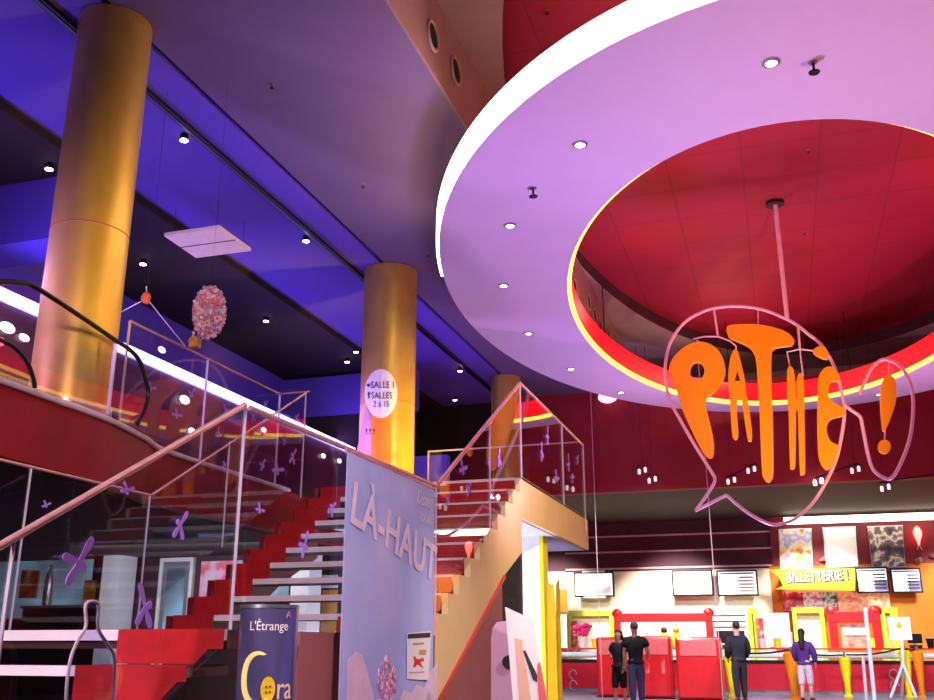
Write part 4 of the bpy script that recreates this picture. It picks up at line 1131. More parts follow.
# red wall lamp and little wall spots
p = aty(918, 537, YF - .25)
t = thing('wall_lamp', 'glowing red pear shaped lamp on the red wall', 'lamp', tuple(p))
MB().lathe(p, [(.02, -.22), (.05, -.1), (.11, .05), (.12, .15), (.07, .26), (.02, .3)], 16).build('shade', mat('lamp_red_glow', (255, 120, 110), .4, emit=7, ecol=(255, 90, 80)), t, smooth=True)
MB().box(p.x - .03, p.y, p.z - .26, p.x + .03, YF - .12, p.z - .2).build('arm', m_metal, t)
MB().tube([(p.x, p.y, p.z - .22), (p.x - .06, p.y, p.z - .36)], .012, 6).tube([(p.x, p.y, p.z - .22), (p.x + .06, p.y, p.z - .36)], .012, 6).build('tassel', m_metal, t)
for (px, py), tx in (((820, 560), 'tiny chrome spot between the two pale posters'), ((916, 561), 'tiny chrome spot below the red lamp'), ((931, 556), 'tiny chrome spot at the frame edge of the red wall')):
    p = aty(px, py, YF - .2); t = thing('wall_spot', tx, 'lamp', tuple(p), 'chrome spots on the red wall')
    MB().tube([p, p + Vector((.12, -.12, .03))], [.05, .07], 10).build('head', m_metal, t, smooth=True)
    MB().box(p.x - .02, p.y, p.z - .02, p.x + .02, YF - .12, p.z + .02).build('arm', m_metal, t)
# yellow arrow sign
YA = YF - 1.1
P = Q([(769, 569.5), (779, 579), (787, 583), (779, 588), (779, 589), (855, 590.5), (855, 568), (775, 568.5)], YA)
t = thing('ticket_sign', 'yellow swallow tailed sign with white lettering over the counter', 'sign', tuple(P[3]))
MB().prism(Q([(769, 569.5), (779, 577), (783, 586), (776, 589), (855, 590.5), (855, 568.5)], YA), (0, .06, 0)).build('board', mat('sign_yellow', (246, 178, 14), .5, emit=.12), t)
p = aty(786.5, 582.5, YA - .005)
text('lettering', 'BILLETTERIE !', p + Vector((.02, 0, -.02)), (1, 0, .03), (0, 0, 1), .42, m_ink, t, .01, fit=1.66, bold=.03)
text('lettering', 'BILLETTERIE !', p + Vector((0, -.012, 0)), (1, 0, .03), (0, 0, 1), .40, m_whitepaint, t, .01, fit=1.62)
MB().box(P[0].x + .4, YA + .06, P[0].z - .15, P[0].x + .55, YF - .12, P[0].z).build('bracket', m_darkmetal, t)
MB().box(P[0].x + 2.0, YA + .06, P[0].z - .15, P[0].x + 2.15, YF - .12, P[0].z).build('bracket', m_darkmetal, t)
# small film boards in a row under the sign
cols = [((783, 592, 803, 611), [(.4, (150, 20, 40)), (.55, (210, 50, 70)), (.65, (240, 190, 200))], 'red film board under the yellow sign'), ((803.5, 592, 823, 611), [(.4, (190, 120, 150)), (.5, (236, 216, 226)), (.62, (160, 90, 130))], 'pink and white film board under the yellow sign'),
        ((823.5, 592, 837, 611), [(.4, (60, 90, 80)), (.5, (210, 226, 214)), (.6, (70, 120, 100))], 'green film board under the yellow sign'), ((838, 592, 890, 611), [(.4, (236, 130, 110)), (.5, (250, 206, 160)), (.6, (240, 150, 90))], 'long coral and cream film board on the orange wall')]
for i, (q, stp, tx) in enumerate(cols):
    a, b, c0, d = rect(*q, YF - .22)
    tag(MB().box(a, YF - .22, c0, b, YF - .102, d).build('film_board', print_mat('film_board_%d' % i, stp, 4.5, emit=.25), origin=(a, YF - .2, c0)), tx, 'board', 'film boards behind the counter')
# lime framed serving windows
YV = YF - .7
def lime(x0, y0_, x1, y1_, tx, wd=5):
    a, b, c0, d = rect(x0, y0_, x1, y1_, YV); e = aty(x0 + wd, 630, YV).x - a
    t = thing('serving_window', tx, 'serving window', ((a + b) / 2, YV, 0), 'lime framed serving windows')
    MB().box(a, YV, 0, a + e, YV + .25, d).build('side_post', m_lime, t); MB().box(b - e, YV, 0, b, YV + .25, d).build('side_post', m_lime, t)
    MB().box(a, YV, d, b, YV + .25, d + .16).build('header', m_lime, t)
    MB().box(a + e, YV + .2, 0, b - e, YV + .25, d).build('back_board', m_cream, t)
    return a, b, c0, d
lime(569, 616, 613, 655, 'lime framed window behind the flowers', 3)
lime(749, 614, 759, 655, 'narrow lime post unit beside the man in dark clothes', 4)
lime(794, 613, 826, 655, 'lime framed window behind the woman in purple', 4)
lime(880, 613, 900, 655, 'pale lime post unit next to the easel sign', 7)
# red arch frames
def arch(x0, y0_, x1, y1_, tx, yy, hpx=9, legpx=7):
    a, b, c0, d = rect(x0, y0_, x1, y1_, yy); hh = aty(700, y0_, yy).z - aty(700, y0_ + hpx, yy).z; lw = aty(700 + legpx, 630, yy).x - aty(700, 630, yy).x
    t = thing('red_arch', tx, 'counter frame', ((a + b) / 2, yy, 0), 'red arches over the counter')
    MB().box(a, yy, d - hh, b, yy + .2, d).build('top_bar', m_red, t, bevel=.02)
    for xx in (a + lw / 2, b - lw / 2):
        MB().box(xx - lw / 2, yy, zc1 if yy < YCN + .7 else 0, xx + lw / 2, yy + .2, d - hh).build('side_post', m_red, t)
        MB().ball((xx, yy + .1, d), lw * .8, .12, lw * .7, 14, 8).build('knob', m_red, t, smooth=True)
    return a, b, c0, d, t
arch(614, 613, 713, 645, 'wide red arch with round knobs behind the kiosks', YCN + .35)
a, b, c0, d, t = arch(829, 611, 882, 646, 'red arch framing the popcorn machine', YCN + .35, 11, 8)
MB().box(a + .3, YCN + .42, zc1 + .001, b - .3, YCN + .65, d - .33).build('glass_case', mat('popcorn_case', (196, 150, 130), .3, var=.5, scale=7), t)
MB().box(a + .35, YCN + .40, d - .62, b - .35, YCN + .419, d - .45).build('lettering_strip', m_whitepaint, t)
MB().box(a + .9, YCN + .40, zc1 + .02, a + 1.25, YCN + .419, d - .7).build('popcorn_bin', m_yellow, t)
# white lit menu cabinet with lines behind the man
a, b, c0, d = rect(709, 613, 748, 646, YV)
t = thing('menu_cabinet', 'white slatted cabinet behind the man in dark clothes', 'cabinet', ((a + b) / 2, YV, 0))
MB().box(a, YV, 0, b, YV + .3, d).build('body', m_whitepaint, t)
for z in (.25, .42, .6):
    MB().box(a + .05, YV - .01, c0 + (d - c0) * (.3 + z), b - .05, YV - .001, c0 + (d - c0) * (.34 + z)).build('slat_line', m_ink, t)
MB().box(a + .2, YV - .012, c0 + .15, b - .1, YV - .001, c0 + .42).build('dark_opening', m_darkmetal, t)
# red slim posters
for (x0, y0_, x1, y1_), tx in (((571, 621, 577, 646), 'slim red poster strip inside the first lime window'), ((757, 618, 764, 646), 'slim red poster strip beside the narrow lime post')):
    a, b, c0, d = rect(x0, y0_, x1, y1_, YV - .1)
    tag(MB().box(a, YV - .1, zc1 + .002, b, YV - .001, d).build('poster_strip', MATS.get('strip_print') or print_mat('strip_print', [(.4, (140, 24, 50)), (.55, (206, 90, 90)), (.65, (236, 200, 170))], 6), origin=(a, YV - .1, zc1)), tx, 'poster', 'slim red posters')
# things standing on the counter
def on_counter(px, y=YCN + .2): return Vector((aty(px, 648, y).x, y, zc1))
def prof_thing(name, label, cat, px, prof, m, group=None, y=YCN + .2, sec=None, n=14):
    p = on_counter(px, y); t = thing(name, label, cat, tuple(p), group)
    MB().lathe(p, prof, n).build('body', m, t, smooth=True)
    if sec: sec(p, t)
    return t
def flowers(p, t):
    mb = MB()
    for i in range(40):
        a = random.random() * 2 * PI; r = .25 * math.sqrt(random.random()); mb.ball(p + Vector((r * math.cos(a), r * .5 * math.sin(a), .36 + .28 * random.random())), .06, n=6, m=4)
    o = mb.build('blossom', mat('magenta_petals', (232, 40, 120), .7, var=.2, scale=20), t); o['kind'] = 'stuff'
prof_thing('flower_pot', 'pot of magenta flowers at the near end of the counter', 'flowers', 583, [(.09, 0), (.14, .3)], m_whitepaint, sec=flowers)
for i, (px, m, tx) in enumerate(((595, m_yellow, 'yellow cup beside the magenta flowers'), (606, m_conor, 'orange cup on the counter past the magenta flowers'), (763, m_whitepaint, 'white cup on the counter in front of the white menu board'), (778, m_yellow, 'yellow pot on the counter near the white pole'), (931, m_darkmetal, 'dark pot on the counter at the orange wall'))):
    prof_thing('cup', tx, 'cup', px, [(.07, 0), (.10, .22), (.10, .24)], m, 'cups on the counter', y=YCN + .06, sec=lambda p, t: MB().lathe(p + Vector((0, 0, .24)), [(.105, 0), (.105, .02)], 14).build('lid', m_white, t))
p = on_counter(782); t = thing('menu_board', 'large blank white menu board standing on the counter', 'board', tuple(p))
a, b, c0, d = rect(768, 613, 790, 646, YCN + .3)
MB().box(a, YCN + .28, zc1, b, YCN + .33, d).build('board', m_whitepaint, t); MB().box(a, YCN + .25, zc1, b, YCN + .36, zc1 + .03).build('foot', m_metal, t)
for px, tx in ((665, 'seated toy figure in yellow behind the kiosks'), (677, 'second toy figure with yellow top behind the kiosks')):
    p = on_counter(px); t = thing('toy_figure', tx, 'figurine', tuple(p), 'figures on the counter')
    MB().lathe(p, [(.10, 0), (.14, .12), (.12, .3), (.07, .4)], 12).build('body', m_yellow, t, smooth=True)
    MB().ball(p + Vector((0, 0, .47)), .09, n=10, m=8).build('head', m_hair if px == 665 else m_conor, t, smooth=True)

# ------------------------------------------------------------------ red kiosks
def kiosk(px0, px1, pyt, yy, tx, m=None):
    x0, x1 = aty(px0, 680, yy).x, aty(px1, 680, yy).x; z1 = aty((px0 + px1) / 2, pyt, yy).z; xm = (x0 + x1) / 2
    t = thing('ticket_kiosk', tx, 'ticket kiosk', (xm, yy, 0), 'red ticket kiosks')
    w = (x1 - x0) / 2
    MB().box(x0, yy, .02, x1, yy + .5, z1).build('body', m_red, t, bevel=.06)
    MB().box(x0 + w * .2, yy - .02, z1 * .70, x1 - w * .2, yy - .001, z1 * .95).build('front_plate', mat('kiosk_plate', (240, 110, 110), .3), t, bevel=.005)
    MB().box(x0 - .03, yy - .05, 0, x1 + .03, yy + .55, .02).build('base', m_darkmetal, t)
    return t
kiosk(597, 627, 637, 25.4, 'narrow red kiosk behind the woman in black')
kiosk(641, 673, 636, 25.0, 'red kiosk next to the man in black')
kiosk(677, 723, 637, 24.6, 'widest red kiosk, standing before the menu screens')

# ------------------------------------------------------------------ queue posts, poles and easel
CN = [((732, 697, 654), 12, m_yellow, 'yellow tapered queue post beside the man in dark clothes'), ((795, 699, 652), 16, m_conor, 'orange tapered queue post beside the woman in purple'), ((848, 697, 657), 11, m_yellow, 'yellow tapered queue post before the popcorn arch'), ((909, 695, 650), 11, m_yellow, 'yellow tapered queue post behind the white easel'), ((922, 686, 651), 10, m_conor, 'orange tapered queue post near the orange wall')]
rp = []
for (px, pb, pt), wpx, m, tx in CN:
    base = atz(px, pb, 0); yy = min(base.y, YCN - .9); base = aty(px, 690, yy); zt = aty(px, pt, yy).z; r = wpx / 2 / 1005 * yy
    t = thing('queue_post', tx, 'queue post', (base.x, yy, 0), 'tapered queue posts')
    MB().lathe((base.x, yy, 0), [(r * .45, .05), (r * .5, .3), (r * .95, zt - .12), (r, zt - .05), (r * .7, zt)], 18).build('cone', m, t, smooth=True)
    MB().lathe((base.x, yy, 0), [(r * .8, 0), (r * .8, .03), (r * .45, .07)], 18).build('foot', m, t, smooth=True)
    MB().lathe((base.x, yy, zt), [(.03, 0), (.03, .1), (.045, .12)], 10).build('cap', m_metal, t, smooth=True)
    rp.append(Vector((base.x, yy, zt - .02)))
t = thing('queue_rope', 'dark rope strung along the queue posts in front of the counter', 'rope', tuple(rp[0]))
for i in range(4):
    a_, b_ = rp[i], rp[i + 1]
    u_ = (b_ - a_).normalized(); a_ = a_ + u_ * .045 + Vector((0, 0, .07)); b_ = b_ - u_ * .045 + Vector((0, 0, .07))
    MB().tube([a_ + (b_ - a_) * (k / 6) + Vector((0, 0, -.06 * math.sin(PI * k / 6))) for k in range(7)], .025, 6).build('strand', m_darkmetal, t)
def pole(pts, r, tx, yy):
    P = [aty(x, y, yy) for x, y in pts]; P[-1].z = max(P[-1].z, 0.0); bz = P[-1].copy(); bz.z = 0
    t = thing('barrier_pole', tx, 'pole', (bz.x, yy, 0), 'white poles before the counter')
    MB().tube([P[0], bz], r, 8).build('shaft', m_whitepaint, t, smooth=True)
    MB().lathe((bz.x, yy, 0), [(r * 3, 0), (r * 3, .015)], 14).build('foot', m_metal, t, smooth=True)
    return t
YPo = atz(874, 704, 0).y
pole([(865, 607), (875, 704)], .045, 'tall slanting white pole left of the easel', YPo)
pole([(863, 657), (867, 704)], .035, 'short white pole beside the tall slanting one', YPo + .2)
pole([(791, 632), (794, 700)], .035, 'white pole behind the orange queue post', atz(794, 698, 0).y + .4)
YEa = min(atz(903, 694, 0).y, YCN - 1.3)
t = thing('easel_sign', 'white board with yellow mark on a three legged white easel', 'easel', (aty(900, 694, YEa).x, YEa, 0))
a, b, c0, d = rect(889, 617, 911, 640, YEa)
MB().box(a, YEa, c0, b, YEa + .04, d).build('board', mat('easel_white', (250, 248, 236), .5), t)
mk = aty(899, 625, YEa)
MB().ball((mk.x, YEa - .004, mk.z), .07, .006, .08, 10, 6).build('mark', m_lime, t)
top = aty(902, 640, YEa); mid = aty(903, 664, YEa)
MB().tube([top, mid], .04, 8).build('stem', m_whitepaint, t)
for x, y, dy in ((890, 694, 0), (916, 694, 0), (903, 688, .5)):
    e = aty(x, y, YEa); MB().tube([mid, Vector((e.x, YEa + dy, 0.02))], .035, 8).build('leg', m_whitepaint, t)
# TV-like skyline, seller's terminals
for px, tx in ((728, 'dark till on the counter behind the widest kiosk'), (916, 'small dark till by the orange wall')):
    p = on_counter(px, YCN + .35); t = thing('till', tx, 'till', tuple(p), 'tills on the counter')
    MB().box(p.x - .15, p.y - .1, p.z, p.x + .15, p.y + .15, p.z + .08).build('base', m_darkmetal, t)
    MB().box(p.x - .18, p.y, p.z + .12, p.x + .18, p.y + .04, p.z + .36).build('display', m_black, t)
    MB().box(p.x - .03, p.y + .02, p.z + .08, p.x + .03, p.y + .05, p.z + .2).build('stem', m_metal, t)
# pale boards beyond the landing
a, b, c0, d = rect(538, 572, 566, 640, YF - 1.5)
tag(MB().box(a, YF - 1.5, 0, b, YF - 1.44, d).build('partition_board', m_cream, origin=(a, YF - 1.5, 0)), 'cream partition board seen under the top landing', 'partition')
a, b, c0, d = rect(558, 589, 567, 612, YF - 1.55)
tag(MB().box(a, YF - 1.55, c0, b, YF - 1.5, d).build('wall_poster', m_orangewall, origin=(a, YF - 1.55, c0)), 'plain orange panel beside the skyline screen', 'panel')

# ------------------------------------------------------------------ hanging double spotlights before the red bulkhead
HS = [((642, 470), 'hanging twin spotlight, upper of the pair nearest the stair glass'), ((652, 479), 'hanging twin spotlight, lower of the pair nearest the stair glass'), ((731, 480), 'hanging twin spotlight below the letter A'), ((751, 469), 'hanging twin spotlight beside the foot of the letter T'), ((818, 481), 'brightest hanging spotlight, crossed by the pink bubble'), ((855, 469), 'hanging twin spotlight between the two bubbles'), ((885, 487), 'hanging twin spotlight below the exclamation bubble')]
hs = None
for i, ((px, py), tx) in enumerate(HS):
    p = aty(px, py, YB - .28)
    ztop = VZ if p.x > XV else CEIL
    t = thing('hanging_spotlight', tx, 'spotlight', tuple(p), 'hanging spotlights before the red wall')
    MB().box(p.x - .12, p.y - .02, p.z + .08, p.x + .16, p.y + .02, p.z + .11).build('crossbar', m_darkmetal, t)
    for dx, dz in ((-.07, 0), (.08, .04)):
        MB().lathe((p.x + dx, p.y, p.z + dz - .10), [(.034, 0), (.038, .10), (.016, .13)], 10).build('head', m_lens3 if i != 4 else m_lens, t, smooth=True)
    MB().tube([(p.x, p.y, p.z + .1), (p.x, p.y, ztop)], .008, 5).build('cable', m_maroon2, t)
for (pa_, pb_), tx in ((((728, 477), (756, 463)), 'black support wire joining the two spotlights below the letter T'), (((815, 478), (858, 463)), 'black support wire between the brightest spotlight and the bubbles'), (((880, 482), (934, 474)), 'black support wire running from the exclamation bubble to the frame edge')):
    tag(MB().tube([aty(*pa_, YB - .36), aty(*pb_, YB - .36)], .014, 5).build('support_wire', m_darkmetal), tx, 'wire')
for px, tx in ((594, 'thin pale cable in front of the red wall beside the landing glass'), (707, 'thin pale cable passing behind the bubble tail')):
    x = aty(px, 480, YB - .3).x
    tag(MB().tube([(x, YB - .3, 0), (x, YB - .3, VZ if x > XV else CEIL)], .012, 5).build('drop_cable', m_pink_line), tx, 'cable')

# ================================================================== PEOPLE
def skin_mesh(name, V, E_, R_s, m, parent, sub=1, extra=None):
    me = bpy.data.meshes.new(name + '_s'); me.from_pydata([tuple(v) for v in V], E_, [])
    o = bpy.data.objects.new(name + '_s', me); C.objects.link(o)
    md = o.modifiers.new('s', 'SKIN'); md.use_smooth_shade = True; md.branch_smoothing = .6
    if not me.skin_vertices:
        bpy.context.view_layer.objects.active = o
    for i, d in enumerate(me.skin_vertices[0].data):
        r = R_s[i]; d.radius = r if isinstance(r, tuple) else (r, r); d.use_root = (i == 0)
    sb = o.modifiers.new('u', 'SUBSURF'); sb.levels = sub; sb.render_levels = sub
    dg = bpy.context.evaluated_depsgraph_get(); dg.update()
    m2 = bpy.data.meshes.new_from_object(o.evaluated_get(dg)); bpy.data.objects.remove(o)
    if extra:
        bm = bmesh.new(); bm.from_mesh(m2)
        n_ = len(bm.verts); vs = [bm.verts.new(v) for v in extra.v]
        for f in extra.f:
            try: bm.faces.new([vs[i] for i in f])
            except ValueError: pass
        bm.to_mesh(m2); bm.free()
    for p in m2.polygons: p.use_smooth = True
    m2.materials.clear(); m2.materials.append(m); m2.name = name
    o = bpy.data.objects.new(name, m2); C.objects.link(o); o.parent = parent; ORG[o.name] = ORG[parent.name]
    return o


def person(px, pfeet, ptop, face, label, top_m, leg_m, sleeve, hair, leglen, armL, armR, female=False, stride=.06, coat=0.0, lean=0.0, cap=None):
    """face: heading angle; the figure's own axes: x to its right, y forward"""
    base = atz(px, pfeet, 0); H = aty(px, ptop, base.y).z
    t = thing('person', label, 'person', (base.x, base.y, 0))
    s = H / 1.75; sh = (.185 if not female else .165) * s; hp_ = .09 * s
    h = lambda f: f * H
    J = {'pel': (0, 0, h(.52)), 'wai': (0, lean * .3, h(.60)), 'che': (0, lean * .7, h(.72)), 'nkb': (0, lean, h(.815)), 'nek': (0, lean * 1.05 + .01, h(.85)), 'chin': (0, lean * 1.1 + .02 * s, h(.89)), 'hed': (0, lean * 1.1 + .012 * s, h(.935)), 'crn': (0, lean * 1.1, h(.975))}
    for sd, k in ((-1, 'L'), (1, 'R')):
        J['sho' + k] = (sd * sh, lean, h(.80)); e, w = armL if k == 'L' else armR
        J['elb' + k] = (sd * sh + e[0] * s * sd, lean + e[1] * s, h(.80) + e[2] * s)
        J['wri' + k] = (J['elb' + k][0] + w[0] * s * sd, J['elb' + k][1] + w[1] * s, J['elb' + k][2] + w[2] * s)
        d = Vector(w).normalized(); d = Vector((d.x * sd, d.y, d.z))
        J['han' + k] = tuple(Vector(J['wri' + k]) + d * .07 * s)
        J['hip' + k] = (sd * hp_, 0, h(.48)); J['kne' + k] = (sd * hp_ * 1.05, stride * sd * .6 * s + .02, h(.275)); J['ank' + k] = (sd * hp_ * 1.1, stride * sd * s, h(.05)); J['toe' + k] = (sd * hp_ * 1.3, stride * sd * s + .15 * s, h(.022))
    RD = {'pel': (.175, .125), 'wai': (.15 if female else .165, .115), 'che': (.185 if not female else .16, .13), 'nkb': (.10, .075), 'nek': .068, 'chin': (.07, .075), 'hed': (.088, .105), 'crn': (.062, .075)}
    for k in 'LR': RD.update({'sho' + k: .075, 'elb' + k: .054, 'wri' + k: .036, 'han' + k: (.045, .026), 'hip' + k: .115, 'kne' + k: .076, 'ank' + k: .05, 'toe' + k: .036})
    cf, sf = math.cos(face), math.sin(face)
    def W(p): return Vector((p[0] * cf - p[1] * sf, p[0] * sf + p[1] * cf, p[2]))
    def sk(name, keys, edges, m, grow=0.0, rad=None, extra=None):
        V = [W(J[k]) for k in keys]; ix = {k: i for i, k in enumerate(keys)}
        R = []
        for k in keys:
            r = (rad or {}).get(k, RD[k]); r = r if isinstance(r, tuple) else (r, r); R.append(((r[0] + grow) * s, (r[1] + grow) * s))
        return skin_mesh(name, V, [(ix[a], ix[b]) for a, b in edges], R, m, t, extra=extra)
    keys = ['pel', 'wai', 'che', 'nkb', 'nek', 'chin', 'hed', 'crn']; ed = list(zip(keys, keys[1:]))
    for k in 'LR':
        keys += [j + k for j in ('sho', 'elb', 'wri', 'han', 'hip', 'kne', 'ank', 'toe')]
        ed += [('che', 'sho' + k), ('sho' + k, 'elb' + k), ('elb' + k, 'wri' + k), ('wri' + k, 'han' + k), ('pel', 'hip' + k), ('hip' + k, 'kne' + k), ('kne' + k, 'ank' + k), ('ank' + k, 'toe' + k)]
    # fingers, nose, ears
    ex = MB()
    for k, sd in (('L', -1), ('R', 1)):
        hn, wr = Vector(J['han' + k]), Vector(J['wri' + k]); d = (hn - wr).normalized(); side = d.cross(Vector((sd, .3, 0))).normalized()
        for q, (o_, ln) in enumerate(((-.024, .066), (-.008, .076), (.008, .072), (.024, .056))):
            a_ = hn + side * o_ * s; b_ = a_ + d * ln * .55 * s + Vector((0, .006, 0)); c_ = b_ + d * ln * .45 * s + Vector((-sd * .012, .006, 0)) * s
            ex.tube([W(a_), W(b_), W(c_)], [.0095 * s, .009 * s, .007 * s], 6)
        a_ = wr + d * .03 * s - side * .02 * s; ex.tube([W(a_), W(a_ - side * .03 * s + d * .03 * s), W(a_ - side * .036 * s + d * .058 * s)], [.011 * s, .010 * s, .008 * s], 6)
    hd = Vector(J['hed'])
    ex.ball(W(hd + Vector((0, .098, -.022)) * s), .016 * s, .016 * s, .022 * s, 8, 6)
    for sd in (-1, 1): ex.ball(W(hd + Vector((sd * .078, 0, -.02)) * s), .016 * s, .02 * s, .032 * s, 8, 6)
    slim = {k: tuple(v * .58 for v in RD[k]) for k in ('pel', 'wai', 'che', 'nkb')}
    for k in 'LR': slim.update({'sho' + k: .036, 'elb' + k: .046, 'hip' + k: .075, 'kne' + k: .058})
    bd = sk('body', keys, ed, m_skin, rad=slim, extra=ex)
    f = MB()
    for sd in (-1, 1): f.ball(W(hd + Vector((sd * .03, .088, .002)) * s), .010 * s, .010 * s, .008 * s, 8, 6)
    f.build_ = None
    f2 = MB(); f2.v = [tuple(Vector(v) + Vector((base.x, base.y, 0))) for v in f.v]; f2.f = f.f
    f2.build('eyes', m_ink, t, smooth=True)
    mm = MB(); mm.ball(W(hd + Vector((0, .084, -.06)) * s) + Vector((base.x, base.y, 0)), .024 * s, .012 * s, .008 * s, 8, 6); mm.build('mouth', mat('lips', (176, 90, 90), .5), t, smooth=True)
    # top garment
    tk_ = ['wai', 'pel', 'che', 'nkb']; te = [('pel', 'wai'), ('wai', 'che'), ('che', 'nkb')]
    coat = coat or .045
    if coat:
        J['hem'] = (0, 0, h(.52 - coat)); RD['hem'] = (.20, .145); tk_.append('hem'); te.append(('pel', 'hem'))
    for k in 'LR':
        J['slv' + k] = tuple(Vector(J['sho' + k]).lerp(Vector(J['elb' + k]), .75)); RD['slv' + k] = .066
        if sleeve == 'short': tk_ += ['sho' + k, 'slv' + k]; te += [('che', 'sho' + k), ('sho' + k, 'slv' + k)]
        else: tk_ += ['sho' + k, 'elb' + k, 'wri' + k]; te += [('che', 'sho' + k), ('sho' + k, 'elb' + k), ('elb' + k, 'wri' + k)]
    sk('top', tk_, te, top_m, .032)
    lk = ['pel', 'wai']; le = [('pel', 'wai')]
    for k in 'LR':
        if leglen < 1:
            J['hmq' + k] = tuple(Vector(J['kne' + k]).lerp(Vector(J['ank' + k]), leglen)); RD['hmq' + k] = .075
            lk += ['hip' + k, 'kne' + k, 'hmq' + k]; le += [('pel', 'hip' + k), ('hip' + k, 'kne' + k), ('kne' + k, 'hmq' + k)]
        else: lk += ['hip' + k, 'kne' + k, 'ank' + k]; le += [('pel', 'hip' + k), ('hip' + k, 'kne' + k), ('kne' + k, 'ank' + k)]
    sk('trousers', lk, le, leg_m, .014, rad={'wai': (.14, .10)})
    for k in 'LR':
        a_, b_ = Vector(J['ank' + k]), Vector(J['toe' + k])
        sh_ = MB().tube([W(v) + Vector((base.x, base.y, 0)) for v in (a_ + Vector((0, -.05 * s, -.02 * s)), a_ + Vector((0, .02, -.025)) * s, b_ + Vector((0, -.02, .004)) * s, b_ + Vector((0, .04, 0)) * s)], [.042 * s, .05 * s, .042 * s, .022 * s], 10)
        sh_.v = [(x, y, max(z, .002)) for x, y, z in sh_.v]
        sh_.build('shoe', m_darkcloth, t, smooth=True)
    O = Vector((base.x, base.y, 0)); hb = MB()
    c_ = hd + Vector((0, -.014, .022)) * s
    hb.ball((0, 0, 0), 1, 1, 1, 18, 12)
    for q_, (x, y, z) in enumerate(list(hb.v)):
        lim = .15 if y > .25 else (-.25 if y > -.2 else -.95)          # hairline: high at the brow, low at the nape
        z2 = max(z, lim)
        hb.v[q_] = tuple(W(c_ + Vector((x * .086, y * .100 - .004, z2 * .092)) * s) + O)
    hb.build('hair', cap or m_hair, t, smooth=True)
    if hair in ('long', 'bob', 'tail'):
        ln = {'long': .40, 'bob': .16, 'tail': .26}[hair]; w = {'long': .075, 'bob': .08, 'tail': .03}[hair]
        q = MB()
        pts = [c_ + Vector((0, -.05, .03)) * s, c_ + Vector((0, -.075, -.08)) * s, c_ + Vector((0, -.11, -ln * .6)) * s, c_ + Vector((0, -.12, -ln)) * s]
        q.tube([W(v) + O for v in spline(pts, 4)], [w * s * (1 - .25 * i / 12) for i in range(13)], 12)
        q.build('hair_length', m_hair, t, smooth=True)
    return t


D = math.radians
person(621, 706, 629, D(150), 'woman in black top and black knee trousers beside the man in jeans', m_cloth_black, m_cloth_black, 'short', 'bob', .25, ((.05, .03, -.27), (-.02, .05, -.25)), ((.06, .0, -.27), (-.12, .18, -.03)), True)
person(638, 707, 621, D(15), 'man in black tee shirt and blue jeans seen from behind', m_cloth_black, m_jeans, 'short', 'short', 1, ((.06, .0, -.29), (-.02, .04, -.26)), ((.08, .0, -.28), (.03, .2, -.10)), False, cap=mat('grey_hair', (96, 84, 92), .7))
person(742, 703, 621, D(20), 'man in dark jacket and trousers waiting at the counter', m_cloth_black, m_darkcloth, 'long', 'short', 1, ((.05, .0, -.29), (-.05, .16, -.16)), ((.05, .0, -.29), (-.05, .16, -.16)), False, coat=.02)
person(808, 702, 628, D(-10), 'woman in purple jacket and pale trousers with long dark hair', m_purple, m_pinkcloth, 'long', 'long', .3, ((.06, .0, -.27), (-.04, .12, -.18)), ((.09, .0, -.26), (.0, .06, -.22)), True, coat=.03)

# ================================================================== LIGHT
w = bpy.data.worlds.new('World'); bpy.context.scene.world = w; w.use_nodes = True
w.node_tree.nodes['Background'].inputs[0].default_value = (.35, .22, .45, 1); w.node_tree.nodes['Background'].inputs[1].default_value = .03
# blue wash of the upper floor ceiling from the light strip
for yy in (3, 8, 13, 18):
    light('strip_wash', 'AREA', (XLED - .4, yy, zl + .25), 46, (.26, .13, 1.0), 4.5, (XLED + 2.2, yy, CEIL), size_y=.3)
light('strip_glow', 'AREA', (XLED + .2, 9, zl - .1), 30, (.45, .30, 1.0), 14, (XLED + 3, 9, 2.5), size_y=.2)
# unseen pink violet fill spots added low in the hall to brighten the ring
for x, y, e, col in ((-1.4, 10.5, 900, (.70, .37, 1.0)), (3.4, 8.0, 600, (1.0, .45, .46)), (-1.0, 18.0, 900, (.60, .34, 1.0)), (3.0, 18.0, 700, (.9, .36, .8))):
    light('ring_fill', 'SPOT', (x, y, 1.2), e, col, .35, (x * .95, y, 8), 110, .7)
# red light in the void, and unseen warm points added to lift its plaster
light('void_warm_fill', 'POINT', (-1.2, 10, 7.7), 26, (1, .66, .56), .1)
light('void_warm_fill', 'POINT', (-.6, 22.3, 7.3), 55, (1, .66, .56), .1)
light('void_warm_fill', 'POINT', (-2.2, 17.0, 7.3), 24, (1, .66, .56), .1)
light('void_red', 'POINT', (4.6, 16, 7.6), 62, (1, .02, .03), .1)
light('void_red', 'POINT', (-1.0, 14, 7.6), 28, (1, .08, .25), .1)
# yellow and violet column washers
for y, e1, e2 in zip(YC[:2], (330, 760), (620, 700)):
    light('column_washer', 'SPOT', (XC + 2.3, y - .2, 3.4), e1, (1.0, .70, .06), .1, (XC + .2, y, 4.9), 62, 1)
    light('column_violet', 'SPOT', (XC - 1.3, y - 1.9, 3.35), e2, (.50, .24, 1.0), .1, (XC - .3, y, 4.4), 64, 1)
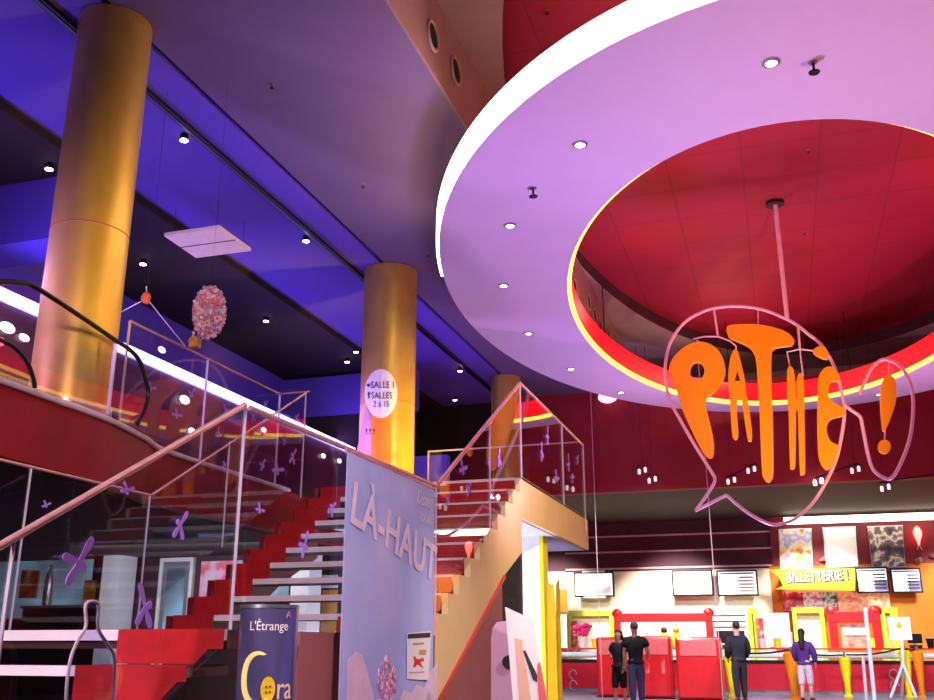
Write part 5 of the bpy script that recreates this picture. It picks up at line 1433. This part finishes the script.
# stairs: warm light from the hall, plus unseen spots added for steps and boards
light('stair_warm', 'SPOT', (.8, 9.0, 4.6), 1050, (1, .86, .54), .1, (XR, 12.8, 2.7), 76, 1)
light('stair_pink', 'SPOT', (.6, 4.2, 3.4), 420, (1, .80, .95), .1, (XR, 6.8, 1.2), 90, 1)
light('board_fill', 'SPOT', (.4, 6.2, 3.4), 420, (1, .94, .86), .1, (-2.3, 8.8, .9), 50, .9)  # unseen spot added to brighten totem and standee
light('stair_white_fill', 'SPOT', (-3.6, 1.0, 2.5), 560, (1, .88, .94), .1, (-4.2, 5.2, 1.2), 80, 1)  # unseen spot added to whiten the nosings
light('stair_red_fill', 'SPOT', (-2.2, .6, 4.2), 1000, (1, .66, .70), .1, (-4.2, 7.0, 1.7), 85, 1)
# counters: unseen spots added to push the back wall to white and brighten the floor
for x in (-7, -3, 1, 5):
    light('counter_wall_fill', 'SPOT', (x, YF - 3.2, 4.6), 1600, (1, .94, .84), .3, (x, YF, 1.3), 66, .35)
    light('counter_front', 'SPOT', (x, 20.5, 5.4), 1700, (.82, .90, 1), .3, (x, 25.6, .4), 75, .8)
light('bulkhead_wash', 'AREA', (1.0, 19.5, 4.4), 28, (1, .25, .42), 8, (1.0, YB, 6.2), size_y=.5)
light('sign_fill', 'SPOT', (1.2, 13.0, 1.6), 900, (1, .74, .30), .1, (0.3, YS, 5.2), 46, .8)  # unseen warm spot added from below to brighten the letters
light('cafe_light', 'AREA', (-8, 11.6, 2.5), 50, (.95, .9, 1), 3, (-8.2, YK, 1.6), size_y=.4)
light('under_landing_fill', 'AREA', (-4.2, 12.4, .5), 110, (.74, .78, 1), 1.5, (-4.2, 13.2, 3))  # unseen upward light added to turn the landing soffit bluish

# ================================================================== CAMERA
cam = bpy.data.cameras.new('Camera'); co = bpy.data.objects.new('Camera', cam); C.objects.link(co)
co.location = (0, 0, EYE); co.rotation_euler = (PI / 2 + PITCH, 0, YAW)
cam.sensor_width = 36; cam.sensor_fit = 'HORIZONTAL'; cam.lens = 36 * F / 934; cam.clip_end = 200
sc = bpy.context.scene; sc.camera = co
sc.view_settings.view_transform = 'Standard'; sc.view_settings.look = 'None'; sc.view_settings.exposure = 0; sc.view_settings.gamma = 1
sc.view_settings.use_curve_mapping = False
sc.cycles.max_bounces = 8; sc.cycles.transparent_max_bounces = 24
